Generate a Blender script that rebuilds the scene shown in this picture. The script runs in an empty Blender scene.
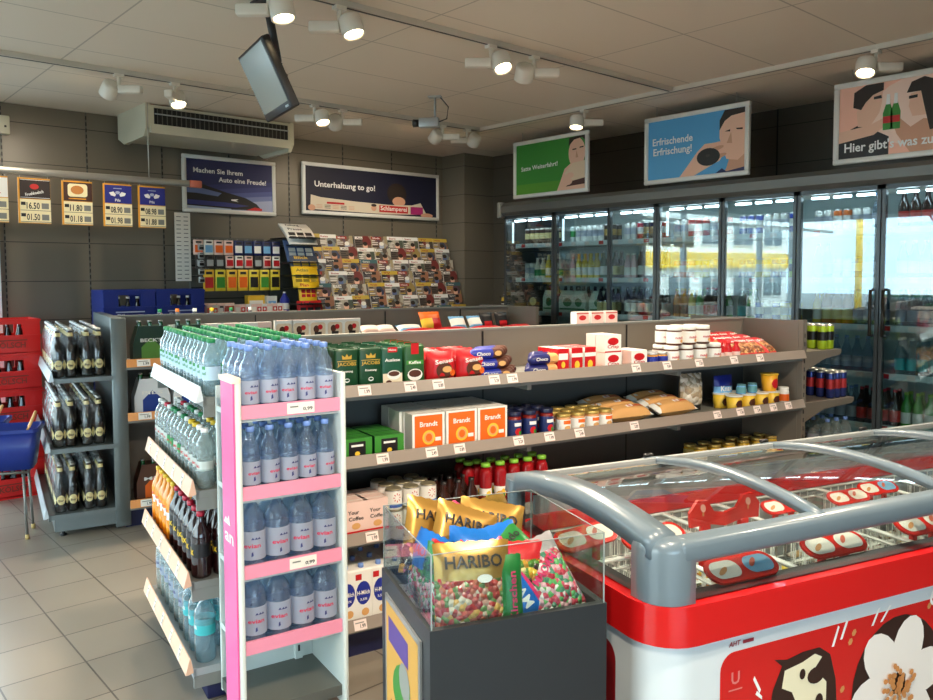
"""Shop scene: see comments per section."""
import bpy, bmesh, math, random
from math import sin, cos, pi, radians, sqrt
from mathutils import Vector, Matrix
random.seed(7)
SC = bpy.context.scene
COL = SC.collection
ALPHA = radians(41.12)          # turn between the view axis and the room
CAMH = 1.6
F, CX, CY, PITCH, ROLL = 796.8, 459.2, 322.0, radians(3.30), radians(-0.215)

def room(x, y):                 # from "right / ahead of the photographer" to room axes
    return (x*cos(ALPHA)+y*sin(ALPHA), -x*sin(ALPHA)+y*cos(ALPHA))

# ------------------------------------------------------------------ materials
def lin(c):
    out = []
    for v in c[:3]:
        v = v/255.0
        out.append(v/12.92 if v <= 0.04045 else ((v+0.055)/1.055)**2.4)
    return (*out, 1.0)
MATS = {}
def mat(name, c=(128,128,128), rough=0.5, metal=0.0, spec=0.5, emit=0.0, noise=0.0, nscale=20.0, bump=0.0, coat=0.0):
    if name in MATS: return MATS[name]
    m = bpy.data.materials.new(name); m.use_nodes = True
    nt = m.node_tree; b = nt.nodes['Principled BSDF']
    b.inputs['Base Color'].default_value = lin(c); b.inputs['Roughness'].default_value = rough
    b.inputs['Metallic'].default_value = metal; b.inputs['Specular IOR Level'].default_value = spec
    b.inputs['Coat Weight'].default_value = coat
    if emit:
        b.inputs['Emission Color'].default_value = lin(c); b.inputs['Emission Strength'].default_value = emit
    if noise or bump:
        tc = nt.nodes.new('ShaderNodeTexCoord'); n = nt.nodes.new('ShaderNodeTexNoise')
        n.inputs['Scale'].default_value = nscale; n.inputs['Detail'].default_value = 4
        nt.links.new(tc.outputs['Object'], n.inputs['Vector'])
        if noise:
            mx = nt.nodes.new('ShaderNodeMix'); mx.data_type = 'RGBA'
            k = lin(c)
            mx.inputs['A'].default_value = tuple(min(1, v*(1-noise)) for v in k[:3])+(1,)
            mx.inputs['B'].default_value = tuple(min(1, v*(1+noise)) for v in k[:3])+(1,)
            nt.links.new(n.outputs['Fac'], mx.inputs['Factor']); nt.links.new(mx.outputs['Result'], b.inputs['Base Color'])
        if bump:
            bp = nt.nodes.new('ShaderNodeBump'); bp.inputs['Strength'].default_value = bump; bp.inputs['Distance'].default_value = 0.01
            nt.links.new(n.outputs['Fac'], bp.inputs['Height']); nt.links.new(bp.outputs['Normal'], b.inputs['Normal'])
    MATS[name] = m
    return m

def film(name, tint=(255,255,255), ior=1.5, body=0.0, bodycol=(220,235,245), rough=0.03, wav=0.0, rscale=1.0):
    """thin clear sheet: see-through plus mirror by angle, optionally a little milky body"""
    if name in MATS: return MATS[name]
    m = bpy.data.materials.new(name); m.use_nodes = True; nt = m.node_tree
    for n in list(nt.nodes): nt.nodes.remove(n)
    o = nt.nodes.new('ShaderNodeOutputMaterial'); tr = nt.nodes.new('ShaderNodeBsdfTransparent'); gl = nt.nodes.new('ShaderNodeBsdfGlossy')
    ge = nt.nodes.new('ShaderNodeNewGeometry'); dt = nt.nodes.new('ShaderNodeVectorMath'); dt.operation = 'DOT_PRODUCT'
    nt.links.new(ge.outputs['Normal'], dt.inputs[0]); nt.links.new(ge.outputs['Incoming'], dt.inputs[1])
    def M(op, *a):
        n = nt.nodes.new('ShaderNodeMath'); n.operation = op
        for i, q in enumerate(a):
            if isinstance(q, (int, float)): n.inputs[i].default_value = q
            else: nt.links.new(q, n.inputs[i])
        return n.outputs[0]
    f0 = ((ior-1)/(ior+1))**2
    fres = M('ADD', M('MULTIPLY', M('POWER', M('SUBTRACT', 1.0, M('ABSOLUTE', dt.outputs['Value'])), 5.0), 1-f0), f0)
    mx = nt.nodes.new('ShaderNodeMixShader')
    tr.inputs['Color'].default_value = lin(tint); gl.inputs['Roughness'].default_value = rough
    last = tr.outputs[0]
    if body:
        df = nt.nodes.new('ShaderNodeBsdfDiffuse'); df.inputs['Color'].default_value = lin(bodycol)
        tl = nt.nodes.new('ShaderNodeBsdfTranslucent'); tl.inputs['Color'].default_value = lin(bodycol)
        ad = nt.nodes.new('ShaderNodeMixShader'); ad.inputs[0].default_value = 0.5
        nt.links.new(df.outputs[0], ad.inputs[1]); nt.links.new(tl.outputs[0], ad.inputs[2])
        m2 = nt.nodes.new('ShaderNodeMixShader'); m2.inputs[0].default_value = body
        nt.links.new(tr.outputs[0], m2.inputs[1]); nt.links.new(ad.outputs[0], m2.inputs[2]); last = m2.outputs[0]
    fac = fres
    if rscale != 1.0:
        mu = nt.nodes.new('ShaderNodeMath'); mu.operation = 'MULTIPLY'; mu.use_clamp = True; mu.inputs[1].default_value = rscale
        nt.links.new(fac, mu.inputs[0]); fac = mu.outputs[0]
    nt.links.new(fac, mx.inputs[0]); nt.links.new(last, mx.inputs[1]); nt.links.new(gl.outputs[0], mx.inputs[2])
    if wav:
        tc = nt.nodes.new('ShaderNodeTexCoord'); n = nt.nodes.new('ShaderNodeTexNoise'); n.inputs['Scale'].default_value = 60
        bp = nt.nodes.new('ShaderNodeBump'); bp.inputs['Strength'].default_value = wav; bp.inputs['Distance'].default_value = 0.01
        nt.links.new(tc.outputs['Object'], n.inputs['Vector']); nt.links.new(n.outputs['Fac'], bp.inputs['Height'])
        nt.links.new(bp.outputs['Normal'], gl.inputs['Normal'])
    nt.links.new(mx.outputs[0], o.inputs[0]); MATS[name] = m
    return m

def cells(name, cols, scale=60.0, rough=0.25, coord='Object'):
    """patchwork of small coloured lumps (sweets, nuts, cover pictures)"""
    if name in MATS: return MATS[name]
    m = mat(name, (128,128,128), rough); nt = m.node_tree; b = nt.nodes['Principled BSDF']
    tc = nt.nodes.new('ShaderNodeTexCoord'); v = nt.nodes.new('ShaderNodeTexVoronoi'); v.inputs['Scale'].default_value = scale
    nt.links.new(tc.outputs[coord], v.inputs['Vector'])
    sp = nt.nodes.new('ShaderNodeSeparateColor'); nt.links.new(v.outputs['Color'], sp.inputs[0])
    r = nt.nodes.new('ShaderNodeValToRGB'); r.color_ramp.interpolation = 'CONSTANT'
    e = r.color_ramp.elements
    while len(e) > 1: e.remove(e[0])
    e[0].position = 0; e[0].color = lin(cols[0])
    for i, c in enumerate(cols[1:], 1):
        k = e.new(i/len(cols)); k.color = lin(c)
    nt.links.new(sp.outputs[0], r.inputs[0]); nt.links.new(r.outputs[0], b.inputs['Base Color'])
    bp = nt.nodes.new('ShaderNodeBump'); bp.invert = True; bp.inputs['Distance'].default_value = 0.010; bp.inputs['Strength'].default_value = 1.0
    nt.links.new(v.outputs['Distance'], bp.inputs['Height']); nt.links.new(bp.outputs['Normal'], b.inputs['Normal'])
    return m

# ------------------------------------------------------------------ mesh builder
TXT = {}
def text_mesh(s, bold=False):
    if s in TXT: return TXT[s]
    cu = bpy.data.curves.new('t', 'FONT'); cu.body = s; cu.size = 1.0; cu.align_x = 'CENTER'; cu.align_y = 'CENTER'
    cu.resolution_u = 2
    cu.offset = 0.02
    ob = bpy.data.objects.new('t', cu); COL.objects.link(ob)
    bpy.context.view_layer.update()
    me = bpy.data.meshes.new_from_object(ob.evaluated_get(bpy.context.evaluated_depsgraph_get()))
    vs = [v.co.to_2d() for v in me.vertices]; fs = [tuple(p.vertices) for p in me.polygons]
    bpy.data.objects.remove(ob); bpy.data.meshes.remove(me); bpy.data.curves.remove(cu)
    if vs:
        w = max(v.x for v in vs)-min(v.x for v in vs); cxx = (max(v.x for v in vs)+min(v.x for v in vs))/2
        hh = max(v.y for v in vs)-min(v.y for v in vs); cyy = (max(v.y for v in vs)+min(v.y for v in vs))/2
        vs = [Vector((v.x-cxx, v.y-cyy)) for v in vs]
    else: w = hh = 1
    TXT[s] = (vs, fs, w, hh)
    return TXT[s]

def ell(cx, cy, rx, ry=None, n=20, a0=0.0, rot=0.0):
    ry = rx if ry is None else ry
    out = []
    for i in range(n):
        t = a0+2*pi*i/n; x, y = rx*cos(t), ry*sin(t)
        out.append((cx+x*cos(rot)-y*sin(rot), cy+x*sin(rot)+y*cos(rot)))
    return out
def rect(x0, y0, x1, y1): return [(x0,y0),(x1,y0),(x1,y1),(x0,y1)]
def rrect(x0, y0, x1, y1, r, n=5, corners=(1,1,1,1)):
    out = []
    for k, (cx, cy, a) in enumerate(((x0+r,y0+r,pi),(x1-r,y0+r,1.5*pi),(x1-r,y1-r,0),(x0+r,y1-r,.5*pi))):
        if not corners[k]:
            out.append(((x0,y0),(x1,y0),(x1,y1),(x0,y1))[k]); continue
        for i in range(n+1):
            t = a+.5*pi*i/n; out.append((cx+r*cos(t), cy+r*sin(t)))
    return out

class Curved(list): pass
def strip_cols(pts, r, n=8):
    xs = [p[0] for p in pts]; a, b = min(xs), max(xs); V = []
    for i in range(n+1):
        x = a+(b-a)*(.002+.996*i/n); zs = []
        for k in range(len(pts)):
            (x0,z0),(x1,z1) = pts[k-1], pts[k]
            if (x0-x)*(x1-x) <= 0 and abs(x1-x0) > 1e-9: zs.append(z0+(z1-z0)*(x-x0)/(x1-x0))
        if not zs: zs = [pts[0][1]]
        for z in (min(zs), max(zs)): V.append((r*sin(x/r), -r*cos(x/r), z))
    return V, [(2*i,2*i+2,2*i+3,2*i+1) for i in range(n)]
class MB:
    def __init__(s): s.v = []; s.f = []; s.m = []; s.s = []; s.mats = []
    def mi(s, m):
        if m not in s.mats: s.mats.append(m)
        return s.mats.index(m)
    def add(s, vs, fs, m, smooth=False, T=None):
        if isinstance(vs, Curved): vs, fs = strip_cols(vs, vs.r)
        o = len(s.v); k = s.mi(m)
        s.v += [tuple(T @ Vector(v)) if T else tuple(v) for v in vs]
        s.f += [tuple(i+o for i in f) for f in fs]; s.m += [k]*len(fs); s.s += [smooth]*len(fs)
        return s
    def box(s, x0, x1, y0, y1, z0, z1, m, T=None):
        v = [(x,y,z) for z in (z0,z1) for y in (y0,y1) for x in (x0,x1)]
        return s.add(v, [(0,2,3,1),(4,5,7,6),(0,1,5,4),(2,6,7,3),(0,4,6,2),(1,3,7,5)], m, T=T)
    def rbox(s, x0, x1, y0, y1, z0, z1, m, r=0.01, seg=2, T=None):
        bm = bmesh.new(); bmesh.ops.create_cube(bm, size=1.0)
        for v in bm.verts: v.co = Vector(((x0+x1)/2+v.co.x*(x1-x0), (y0+y1)/2+v.co.y*(y1-y0), (z0+z1)/2+v.co.z*(z1-z0)))
        r = min(r, .49*min(abs(x1-x0), abs(y1-y0), abs(z1-z0)))
        bmesh.ops.bevel(bm, geom=list(bm.edges), offset=r, segments=seg, profile=0.5, affect='EDGES')
        bm.verts.index_update()
        s.add([v.co.copy() for v in bm.verts], [tuple(v.index for v in f.verts) for f in bm.faces], m, True, T); bm.free()
        return s
    def lathe(s, prof, m, n=14, c=(0,0,0), caps=True, mats=None, T=None):
        vs = []; c = Vector(c)
        for r, z in prof:
            for i in range(n):
                a = 2*pi*i/n-pi/2; vs.append((c.x+r*cos(a), c.y+r*sin(a), c.z+z))
        for j in range(len(prof)-1):
            fs = [(j*n+i, j*n+(i+1) % n, (j+1)*n+(i+1) % n, (j+1)*n+i) for i in range(n)]
            o = len(s.v)
            if j == 0: base = o; s.v += [tuple(T @ Vector(v)) if T else tuple(v) for v in vs]
            k = s.mi(mats[j] if mats else m)
            s.f += [tuple(i+base for i in f) for f in fs]; s.m += [k]*n; s.s += [True]*n
        if caps:
            s.f += [tuple(base+i for i in range(n))[::-1], tuple(base+(len(prof)-1)*n+i for i in range(n))]
            s.m += [s.mi(mats[0] if mats else m), s.mi(mats[-1] if mats else m)]; s.s += [False]*2
        return s
    def tube(s, pts, r, m, n=8, closed=False, T=None):
        pts = [Vector(p) for p in pts]; L = len(pts); vs = []
        for k, p in enumerate(pts):
            a = pts[k-1] if (k > 0 or closed) else p; b = pts[(k+1) % L] if (k < L-1 or closed) else p
            d = (b-a).normalized() if (b-a).length > 1e-9 else Vector((0,0,1))
            h = Vector((0,0,1)) if abs(d.z) < .9 else Vector((1,0,0))
            u = d.cross(h).normalized(); w = u.cross(d)
            vs += [p+u*r*cos(2*pi*i/n)+w*r*sin(2*pi*i/n) for i in range(n)]
        fs = []
        for k in range(L if closed else L-1):
            q = (k+1) % L; fs += [(k*n+i, k*n+(i+1) % n, q*n+(i+1) % n, q*n+i) for i in range(n)]
        if not closed: fs += [tuple(range(n))[::-1], tuple((L-1)*n+i for i in range(n))]
        return s.add(vs, fs, m, True, T)
    def extr(s, poly, z0, z1, m, top=True, bottom=True, smooth=False, mt=None, T=None):
        n = len(poly)
        vs = [(x,y,z0) for x,y in poly]+[(x,y,z1) for x,y in poly]
        s.add(vs, [(i,(i+1) % n,n+(i+1) % n,n+i) for i in range(n)], m, smooth, T)
        if bottom: s.add(vs[:n], [tuple(range(n))[::-1]], m, False, T)
        if top: s.add(vs[n:], [tuple(range(n))], mt or m, False, T)
        return s
    def art(s, pts, y, m, T=None):      # flat shape facing -y, points (x, z)
        return s.add([(x,y,z) for x,z in pts], [tuple(range(len(pts)))], m, False, T)
    def text(s, t, x, z, h, m, y=-0.001, w=None, wrap=None, T=None, slant=0.0, rot=0.0, fn=None):
        vs, fs, tw, th = text_mesh(t)
        if not fs: return s
        k = h/0.72; kx = k if w is None else w/tw
        out = []
        for v in vs:
            px, pz = v.x*kx+slant*v.y*k, v.y*k
            if rot: px, pz = px*cos(rot)-pz*sin(rot), px*sin(rot)+pz*cos(rot)
            px += x; pz += z
            if wrap: a = px/wrap; out.append((wrap*sin(a), -wrap*cos(a), pz))
            elif fn: out.append((px, fn(px, pz), pz))
            else: out.append((px, y, pz))
        return s.add(out, fs, m, False, T)
    def build(s, name, parent=None, label=None):
        me = bpy.data.meshes.new(name); me.from_pydata(s.v, [], s.f)
        for m in s.mats: me.materials.append(m)
        me.polygons.foreach_set('material_index', s.m); me.polygons.foreach_set('use_smooth', s.s)
        me.update()
        o = bpy.data.objects.new(name, me); COL.objects.link(o)
        if parent: o.parent = parent
        if label: o['label'] = label
        return o

def tag(o, label, cat, group=None, kind=None):
    if label: o['label'] = label
    if cat: o['category'] = cat
    if group: o['group'] = group
    if kind: o['kind'] = kind
    return o
def thing(name, label, cat, loc=(0,0,0), rz=0.0, group=None):
    o = bpy.data.objects.new(name, None); o.empty_display_size = 0.05; COL.objects.link(o)
    o.location = loc; o.rotation_euler = (0,0,rz)
    return tag(o, label, cat, group)
def struct(name, mb):
    o = mb.build(name); o['kind'] = 'structure'; return o
KIDS = {}
def put(o, p, rz=0.0, label=None, rot=None, scale=None, group=None):
    """first call moves the prototype itself, later calls copy it with its parts"""
    if o.get('_used'):
        r = o.copy(); COL.objects.link(r)
        if o.name not in KIDS: KIDS[o.name] = [(c, list(c.children)) for c in o.children]
        for ch, gs in KIDS[o.name]:
            c = ch.copy(); COL.objects.link(c); c.parent = r
            for g in gs:
                d = g.copy(); COL.objects.link(d); d.parent = c
    else:
        o['_used'] = 1; r = o
    r.location = p; r.rotation_euler = rot if rot else (0,0,rz)
    if scale: r.scale = scale if hasattr(scale, '__len__') else (scale,)*3
    if label: r['label'] = label
    if group: r['group'] = group
    return r

class Frame:
    """a unit standing in the shop: u runs along its front to the right, v runs away behind the front"""
    def __init__(s, x, y, deg, cam=True):
        if cam: s.o = room(x, y); s.a = radians(deg)-ALPHA
        else: s.o = (x, y); s.a = radians(deg)
        s.e = (cos(s.a), sin(s.a)); s.n = (-sin(s.a), cos(s.a))
    def p(s, u, v, z=0.0): return Vector((s.o[0]+u*s.e[0]+v*s.n[0], s.o[1]+u*s.e[1]+v*s.n[1], z))
    def u_at(s, px, v, z=1.0):
        def f(u):
            q = s.p(u, v, z); x = q.x*cos(ALPHA)-q.y*sin(ALPHA); y = q.x*sin(ALPHA)+q.y*cos(ALPHA)
            return CX+F*x/(y*cos(PITCH)+(CAMH-z)*sin(PITCH))-px
        a, b = -3.0, 8.0
        lo = hi = None
        a = -1.5 if True else a
        b = 6.0
        for _ in range(60):
            m = (a+b)/2
            if f(m) > 0: b = m
            else: a = m
        return (a+b)/2
ORD = ['first','second','third','fourth','fifth','sixth','seventh','eighth','ninth','tenth','eleventh','twelfth','thirteenth','fourteenth','fifteenth','sixteenth','seventeenth','eighteenth','nineteenth','twentieth']
SKY = 7.0; EXPO = 0.75
# ------------------------------------------------------------------ shared colours
WHITE = mat('white_paint', (226,226,222), .45); GREY = mat('shelf_grey', (128,129,124), .45, noise=.06, nscale=8)
DGREY = mat('dark_panel_grey', (92,92,86), .5); LGREY = mat('light_metal_grey', (176,182,184), .35, .3)
ALU = mat('brushed_aluminium', (190,190,186), .35, .8); BLACK = mat('black_plastic', (22,22,24), .4)
CHROME = mat('chrome', (200,200,205), .15, 1.0); PAPER = mat('paper_white', (238,234,226), .6)
INK = mat('ink', (30,30,34), .6); RED = mat('signal_red', (206,24,26), .3, coat=.4); NAVY = mat('navy', (24,34,92), .4)
TAGC = mat('price_tag_pink_white', (240,222,216), .5)
XW, YW, HC = 6.3, 7.0, 2.95      # fridge wall, back wall, ceiling height
X0, Y0 = -3.4, -3.6

# ------------------------------------------------------------------ floor, ceiling, walls
def grid_mat(name, base, joint, sx, sy, jw, ox=0., oy=0., rough=.3, var=.03, bump=.4, spec=.5, nz=1.5):
    m = mat(name, base, rough, spec=spec); nt = m.node_tree; b = nt.nodes['Principled BSDF']
    tc = nt.nodes.new('ShaderNodeTexCoord'); sep = nt.nodes.new('ShaderNodeSeparateXYZ'); nt.links.new(tc.outputs['Object'], sep.inputs[0])
    def M(op, a, bb=None, clamp=False):
        n = nt.nodes.new('ShaderNodeMath'); n.operation = op; n.use_clamp = clamp
        for i, q in enumerate((a, bb)):
            if q is None: continue
            if isinstance(q, (int, float)): n.inputs[i].default_value = q
            else: nt.links.new(q, n.inputs[i])
        return n.outputs[0]
    js = []; ids = []
    for ax, sz, of in ((0, sx, ox), (1, sy, oy)):
        t = M('DIVIDE', M('SUBTRACT', sep.outputs[ax], of), sz)
        fr = M('FRACT', t); ids.append(M('FLOOR', t))
        d = M('MINIMUM', fr, M('SUBTRACT', 1.0, fr)); js.append(M('LESS_THAN', d, jw/sz/2))
    j = M('MAXIMUM', js[0], js[1])
    wn = nt.nodes.new('ShaderNodeTexWhiteNoise'); wn.noise_dimensions = '2D'
    cb = nt.nodes.new('ShaderNodeCombineXYZ'); nt.links.new(ids[0], cb.inputs[0]); nt.links.new(ids[1], cb.inputs[1]); nt.links.new(cb.outputs[0], wn.inputs['Vector'])
    ns = nt.nodes.new('ShaderNodeTexNoise'); ns.inputs['Scale'].default_value = nz; ns.inputs['Detail'].default_value = 5; nt.links.new(tc.outputs['Object'], ns.inputs['Vector'])
    val = M('ADD', M('MULTIPLY', M('SUBTRACT', wn.outputs['Value'], .5), var*2), M('MULTIPLY', M('SUBTRACT', ns.outputs['Fac'], .5), var*3))
    hv = nt.nodes.new('ShaderNodeHueSaturation'); hv.inputs['Color'].default_value = lin(base); nt.links.new(M('ADD', val, 1.0), hv.inputs['Value'])
    mx = nt.nodes.new('ShaderNodeMix'); mx.data_type = 'RGBA'; nt.links.new(j, mx.inputs['Factor']); nt.links.new(hv.outputs[0], mx.inputs['A']); mx.inputs['B'].default_value = lin(joint)
    nt.links.new(mx.outputs['Result'], b.inputs['Base Color'])
    bp = nt.nodes.new('ShaderNodeBump'); bp.inputs['Strength'].default_value = bump; bp.inputs['Distance'].default_value = .003; bp.invert = True
    nt.links.new(j, bp.inputs['Height']); nt.links.new(bp.outputs['Normal'], b.inputs['Normal'])
    return m
TS = .32
FLOOR = grid_mat('floor_tiles', (144,135,122), (88,80,72), TS, TS, .007, ox=.595*1.6, oy=.166*1.6, rough=.28, var=.035)
CEILM = grid_mat('ceiling_panels', (226,214,198), (186,175,161), 1.25, .625, .010, ox=.2, oy=.1, rough=.8, var=.012, bump=.2)
mb = MB(); mb.box(X0-.2, XW+.2, Y0-.2, YW+.2, -.1, 0, FLOOR); struct('floor', mb)
mb = MB(); mb.box(X0-.2, XW+.2, Y0-.2, YW+.2, HC, HC+.12, CEILM); struct('ceiling', mb)

def panel_wall(name, base, var, ax, sx, sz, ox, oz):
    """vertical panelling: dark slotted joints every sx along the wall, fine seams every sz in height"""
    m = grid_mat(name, base, (18,18,16), sx, sz, .012, ox, oz, rough=.33, var=var, bump=.2, nz=.6)
    nt = m.node_tree
    sep = [n for n in nt.nodes if n.type == 'SEPXYZ'][0]
    tc = [n for n in nt.nodes if n.type == 'TEX_COORD'][0]
    for l in list(sep.inputs[0].links): nt.links.remove(l)
    mp = nt.nodes.new('ShaderNodeSeparateXYZ'); cb = nt.nodes.new('ShaderNodeCombineXYZ')
    nt.links.new(tc.outputs['Object'], mp.inputs[0]); nt.links.new(mp.outputs[ax], cb.inputs[0]); nt.links.new(mp.outputs[2], cb.inputs[1]); nt.links.new(cb.outputs[0], sep.inputs[0])
    return m
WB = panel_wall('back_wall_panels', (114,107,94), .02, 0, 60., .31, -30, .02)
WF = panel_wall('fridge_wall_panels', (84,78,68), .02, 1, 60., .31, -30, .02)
for m_ in (WB, WF):      # the height seams are fine lines only
    for n in m_.node_tree.nodes:
        if n.type == 'MATH' and n.operation == 'LESS_THAN': n.inputs[1].default_value = .008
mb = MB(); WX = 1.34
mb.box(WX, XW+.2, YW, YW+.2, 0, HC, WB); mb.box(X0-.2, WX, YW, YW+.2, 2.62, HC, WB); mb.box(X0-.2, WX, YW, YW+.2, 0, .12, WB)
# slotted upright joints
for k in range(8):
    x = 1.43+.62*k
    if x > 6.1: break
    mb.box(x-.006, x+.006, YW-.004, YW+.001, 0, HC, DGREY)
    for q in range(58): mb.box(x-.005, x+.005, YW-.006, YW-.0035, .04+q*.05, .07+q*.05, BLACK)
struct('wall_back', mb)
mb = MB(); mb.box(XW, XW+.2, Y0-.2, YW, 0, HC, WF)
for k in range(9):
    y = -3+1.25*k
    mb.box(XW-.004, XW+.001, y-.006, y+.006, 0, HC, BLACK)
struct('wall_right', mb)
mb = MB(); mb.box(X0-.2, X0, Y0-.2, YW, 0, .12, WB); mb.box(X0-.2, X0, Y0-.2, YW, 2.62, HC, WB); mb.box(X0-.2, X0, Y0-.2, .2, .12, 2.62, WB); struct('wall_left', mb)
WLT = mat('pale_wall', (206,200,190), .7)
mb = MB(); mb.box(X0, XW, Y0-.2, Y0, 0, .5, WLT); mb.box(X0, XW, Y0-.2, Y0, 2.3, HC, WLT); mb.box(1.4, XW, Y0-.2, Y0, .5, 2.3, WLT); struct('wall_front', mb)
# corner casing between back wall and fridge wall
mb = MB(); mb.box(5.86, XW, 6.62, YW, 0, HC, WB); struct('trim_1', mb)
# windows: frames and panes
WFR = mat('white_window_frame', (232,236,238), .4)
PANE = film('window_pane', (235,245,245), 1.5)
def window(name, x0, y0, x1, y1, z0, z1, n, th=.06):
    mb = MB(); L = sqrt((x1-x0)**2+(y1-y0)**2); a = math.atan2(y1-y0, x1-x0)
    T = Matrix.Translation((x0,y0,0)) @ Matrix.Rotation(a, 4, 'Z')
    mb.box(0, L, -.04, .04, z0, z0+th, WFR, T); mb.box(0, L, -.04, .04, z1-th, z1, WFR, T)
    for k in range(n+1):
        c = th/2+(L-th)*k/n; mb.box(c-th/2, c+th/2, -.041, .041, z0, z1, WFR, T)
    o = struct(name, mb)
    g = MB()
    for k in range(n):
        g.box(th+(L-th)*k/n, (L-th)*(k+1)/n, -.004, .004, z0+th, z1-th, PANE, T)
    g.build('pane', o)
window('window_1', X0, YW+.08, WX, YW+.08, .12, 2.62, 4)
window('window_2', X0-.08, .2, X0-.08, YW, .12, 2.62, 5)
window('window_3', X0, Y0-.08, 1.4, Y0-.08, .5, 2.3, 3)
# narrow white upright where the panelling ends at the window
mb = MB(); mb.box(WX-.05, WX+.045, YW-.05, YW, 0, 2.36, WFR); struct('trim_2', mb)

# ------------------------------------------------------------------ outside (seen through and mirrored in the glass)
ASPH = mat('asphalt', (120,120,120), .85, noise=.15, nscale=3)
mb = MB(); mb.box(-60, 40, YW+.25, 60, -.2, -.05, ASPH); mb.box(-60, X0-.25, -40, YW+.25, -.2, -.05, ASPH); mb.box(X0-.25, 40, -40, Y0-.25, -.2, -.05, ASPH)
o = struct('ground', mb)
FAC = mat('facade_white', (236,236,232), .8); FGL = mat('facade_window', (58,66,74), .2); YEL = mat('sign_yellow', (246,196,40), .5)
def building(label, x0, y0, L, ang, H, D=6):
    b = thing('neighbour_building', label, 'building', (x0,y0,-.05), ang)
    MB().box(0, L, 0, D, 0, H, FAC).build('wall', b)
    MB().box(-.1, L+.1, -.35, 0, 2.0, 2.75, YEL).build('fascia', b)
    MB().box(-.2, L+.2, -.2, D+.2, H, H+.25, DGREY).build('roof', b)
    n = int(L/2.2)
    for r, (za, zb) in enumerate(((.5,1.7),(3.1,4.2))):
        for i in range(n):
            w = MB(); w.box(i*2.2+.4, i*2.2+1.9, -.06, 0, za, zb, WHITE); w.box(i*2.2+.48, i*2.2+1.1, -.08, -.06, za+.08, zb-.08, FGL); w.box(i*2.2+1.2, i*2.2+1.82, -.08, -.06, za+.08, zb-.08, FGL)
            w.build('window', b)
    return b
building('long white building with a yellow fascia mirrored in the cooler doors', -30, 20.5, 14, radians(12), 5.2)
# yellow post and car beyond the window
o = MB().lathe([(.09,0),(.09,4.6)], YEL, 12, (-11.0,9.0,-.05)).build('yellow_post'); tag(o, 'tall yellow post outside, mirrored in the cooler door glass', 'post')
def tree(x, y, h, label):
    t = thing('bare_tree', label, 'tree', (x,y,-.05), 0, 'trees beyond the street')
    BARK = mat('bark', (92,80,70), .9)
    mb = MB(); rnd = random.Random(int(x*10))
    def br(p, d, L, r, k):
        q = p+d*L; mb.tube([p, (p+q)/2+Vector((rnd.uniform(-.1,.1),rnd.uniform(-.1,.1),0))*L*.3, q], r, BARK, 5)
        if k:
            for _ in range(3):
                e = (d+Vector((rnd.uniform(-.8,.8),rnd.uniform(-.8,.8),rnd.uniform(-.1,.6)))).normalized(); br(q, e, L*.68, r*.55, k-1)
    br(Vector((0,0,0)), Vector((0,0,1)), h*.35, .12, 4)
    mb.build('branches', t)
tree(-24, 10.5, 6.5, 'bare tree mirrored between the white building and the yellow post')
tree(-26, 6.0, 6, 'bare tree mirrored faintly at the right end of the coolers')
# ------------------------------------------------------------------ framed advertising boards
SKIN = mat('print_skin', (236,190,164), .6); SKIN2 = mat('print_skin_shade', (210,158,130), .6); HAIR = mat('print_hair', (44,32,26), .6)
PNAVY = mat('print_navy', (30,36,84), .5); PBLUE = mat('print_blue', (84,164,216), .5); PGREEN = mat('print_green', (54,138,50), .5); PGREEN2 = mat('print_leaf_green', (84,150,44), .5)
PRINTW = mat('print_white', (240,240,238), .6); PBLACK = mat('print_black', (20,18,20), .5); PRED = mat('print_red', (196,34,34), .5); PPEACH = mat('print_peach', (248,190,166), .5); PPEACH2 = mat('print_pale_peach', (248,216,200), .5)
SLATE = mat('print_slate', (96,112,158), .5); PALE = mat('print_pale_blue', (176,190,214), .5); DARKN = mat('print_dark_navy', (22,24,48), .5)
def board(label, w, h, loc, rz, artf, back, hang=0.0):
    t = thing('advertising_board', label, 'sign', loc, rz)
    f = MB(); b = .035
    for x0,x1,z0,z1 in ((0,w,0,b),(0,w,h-b,h),(0,b,b,h-b),(w-b,w,b,h-b)): f.rbox(x0,x1,-.012,.02,z0,z1, WHITE, .004, 1)
    f.build('frame', t)
    p = MB(); p.box(b,w-b,0,.012,b,h-b, back); artf(p, w, h, b); p.build('poster', t)
    if hang:
        q = MB()
        for x in (.12*w, .88*w): q.tube([(x,.004,h),(x,.004,h+hang)], .0025, ALU, 5)
        q.build('hanging_wire', t)
    return t
def clip(pts, x0, x1, z0, z1):
    return [(min(max(x,x0),x1), min(max(z,z0),z1)) for x,z in pts]
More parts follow.
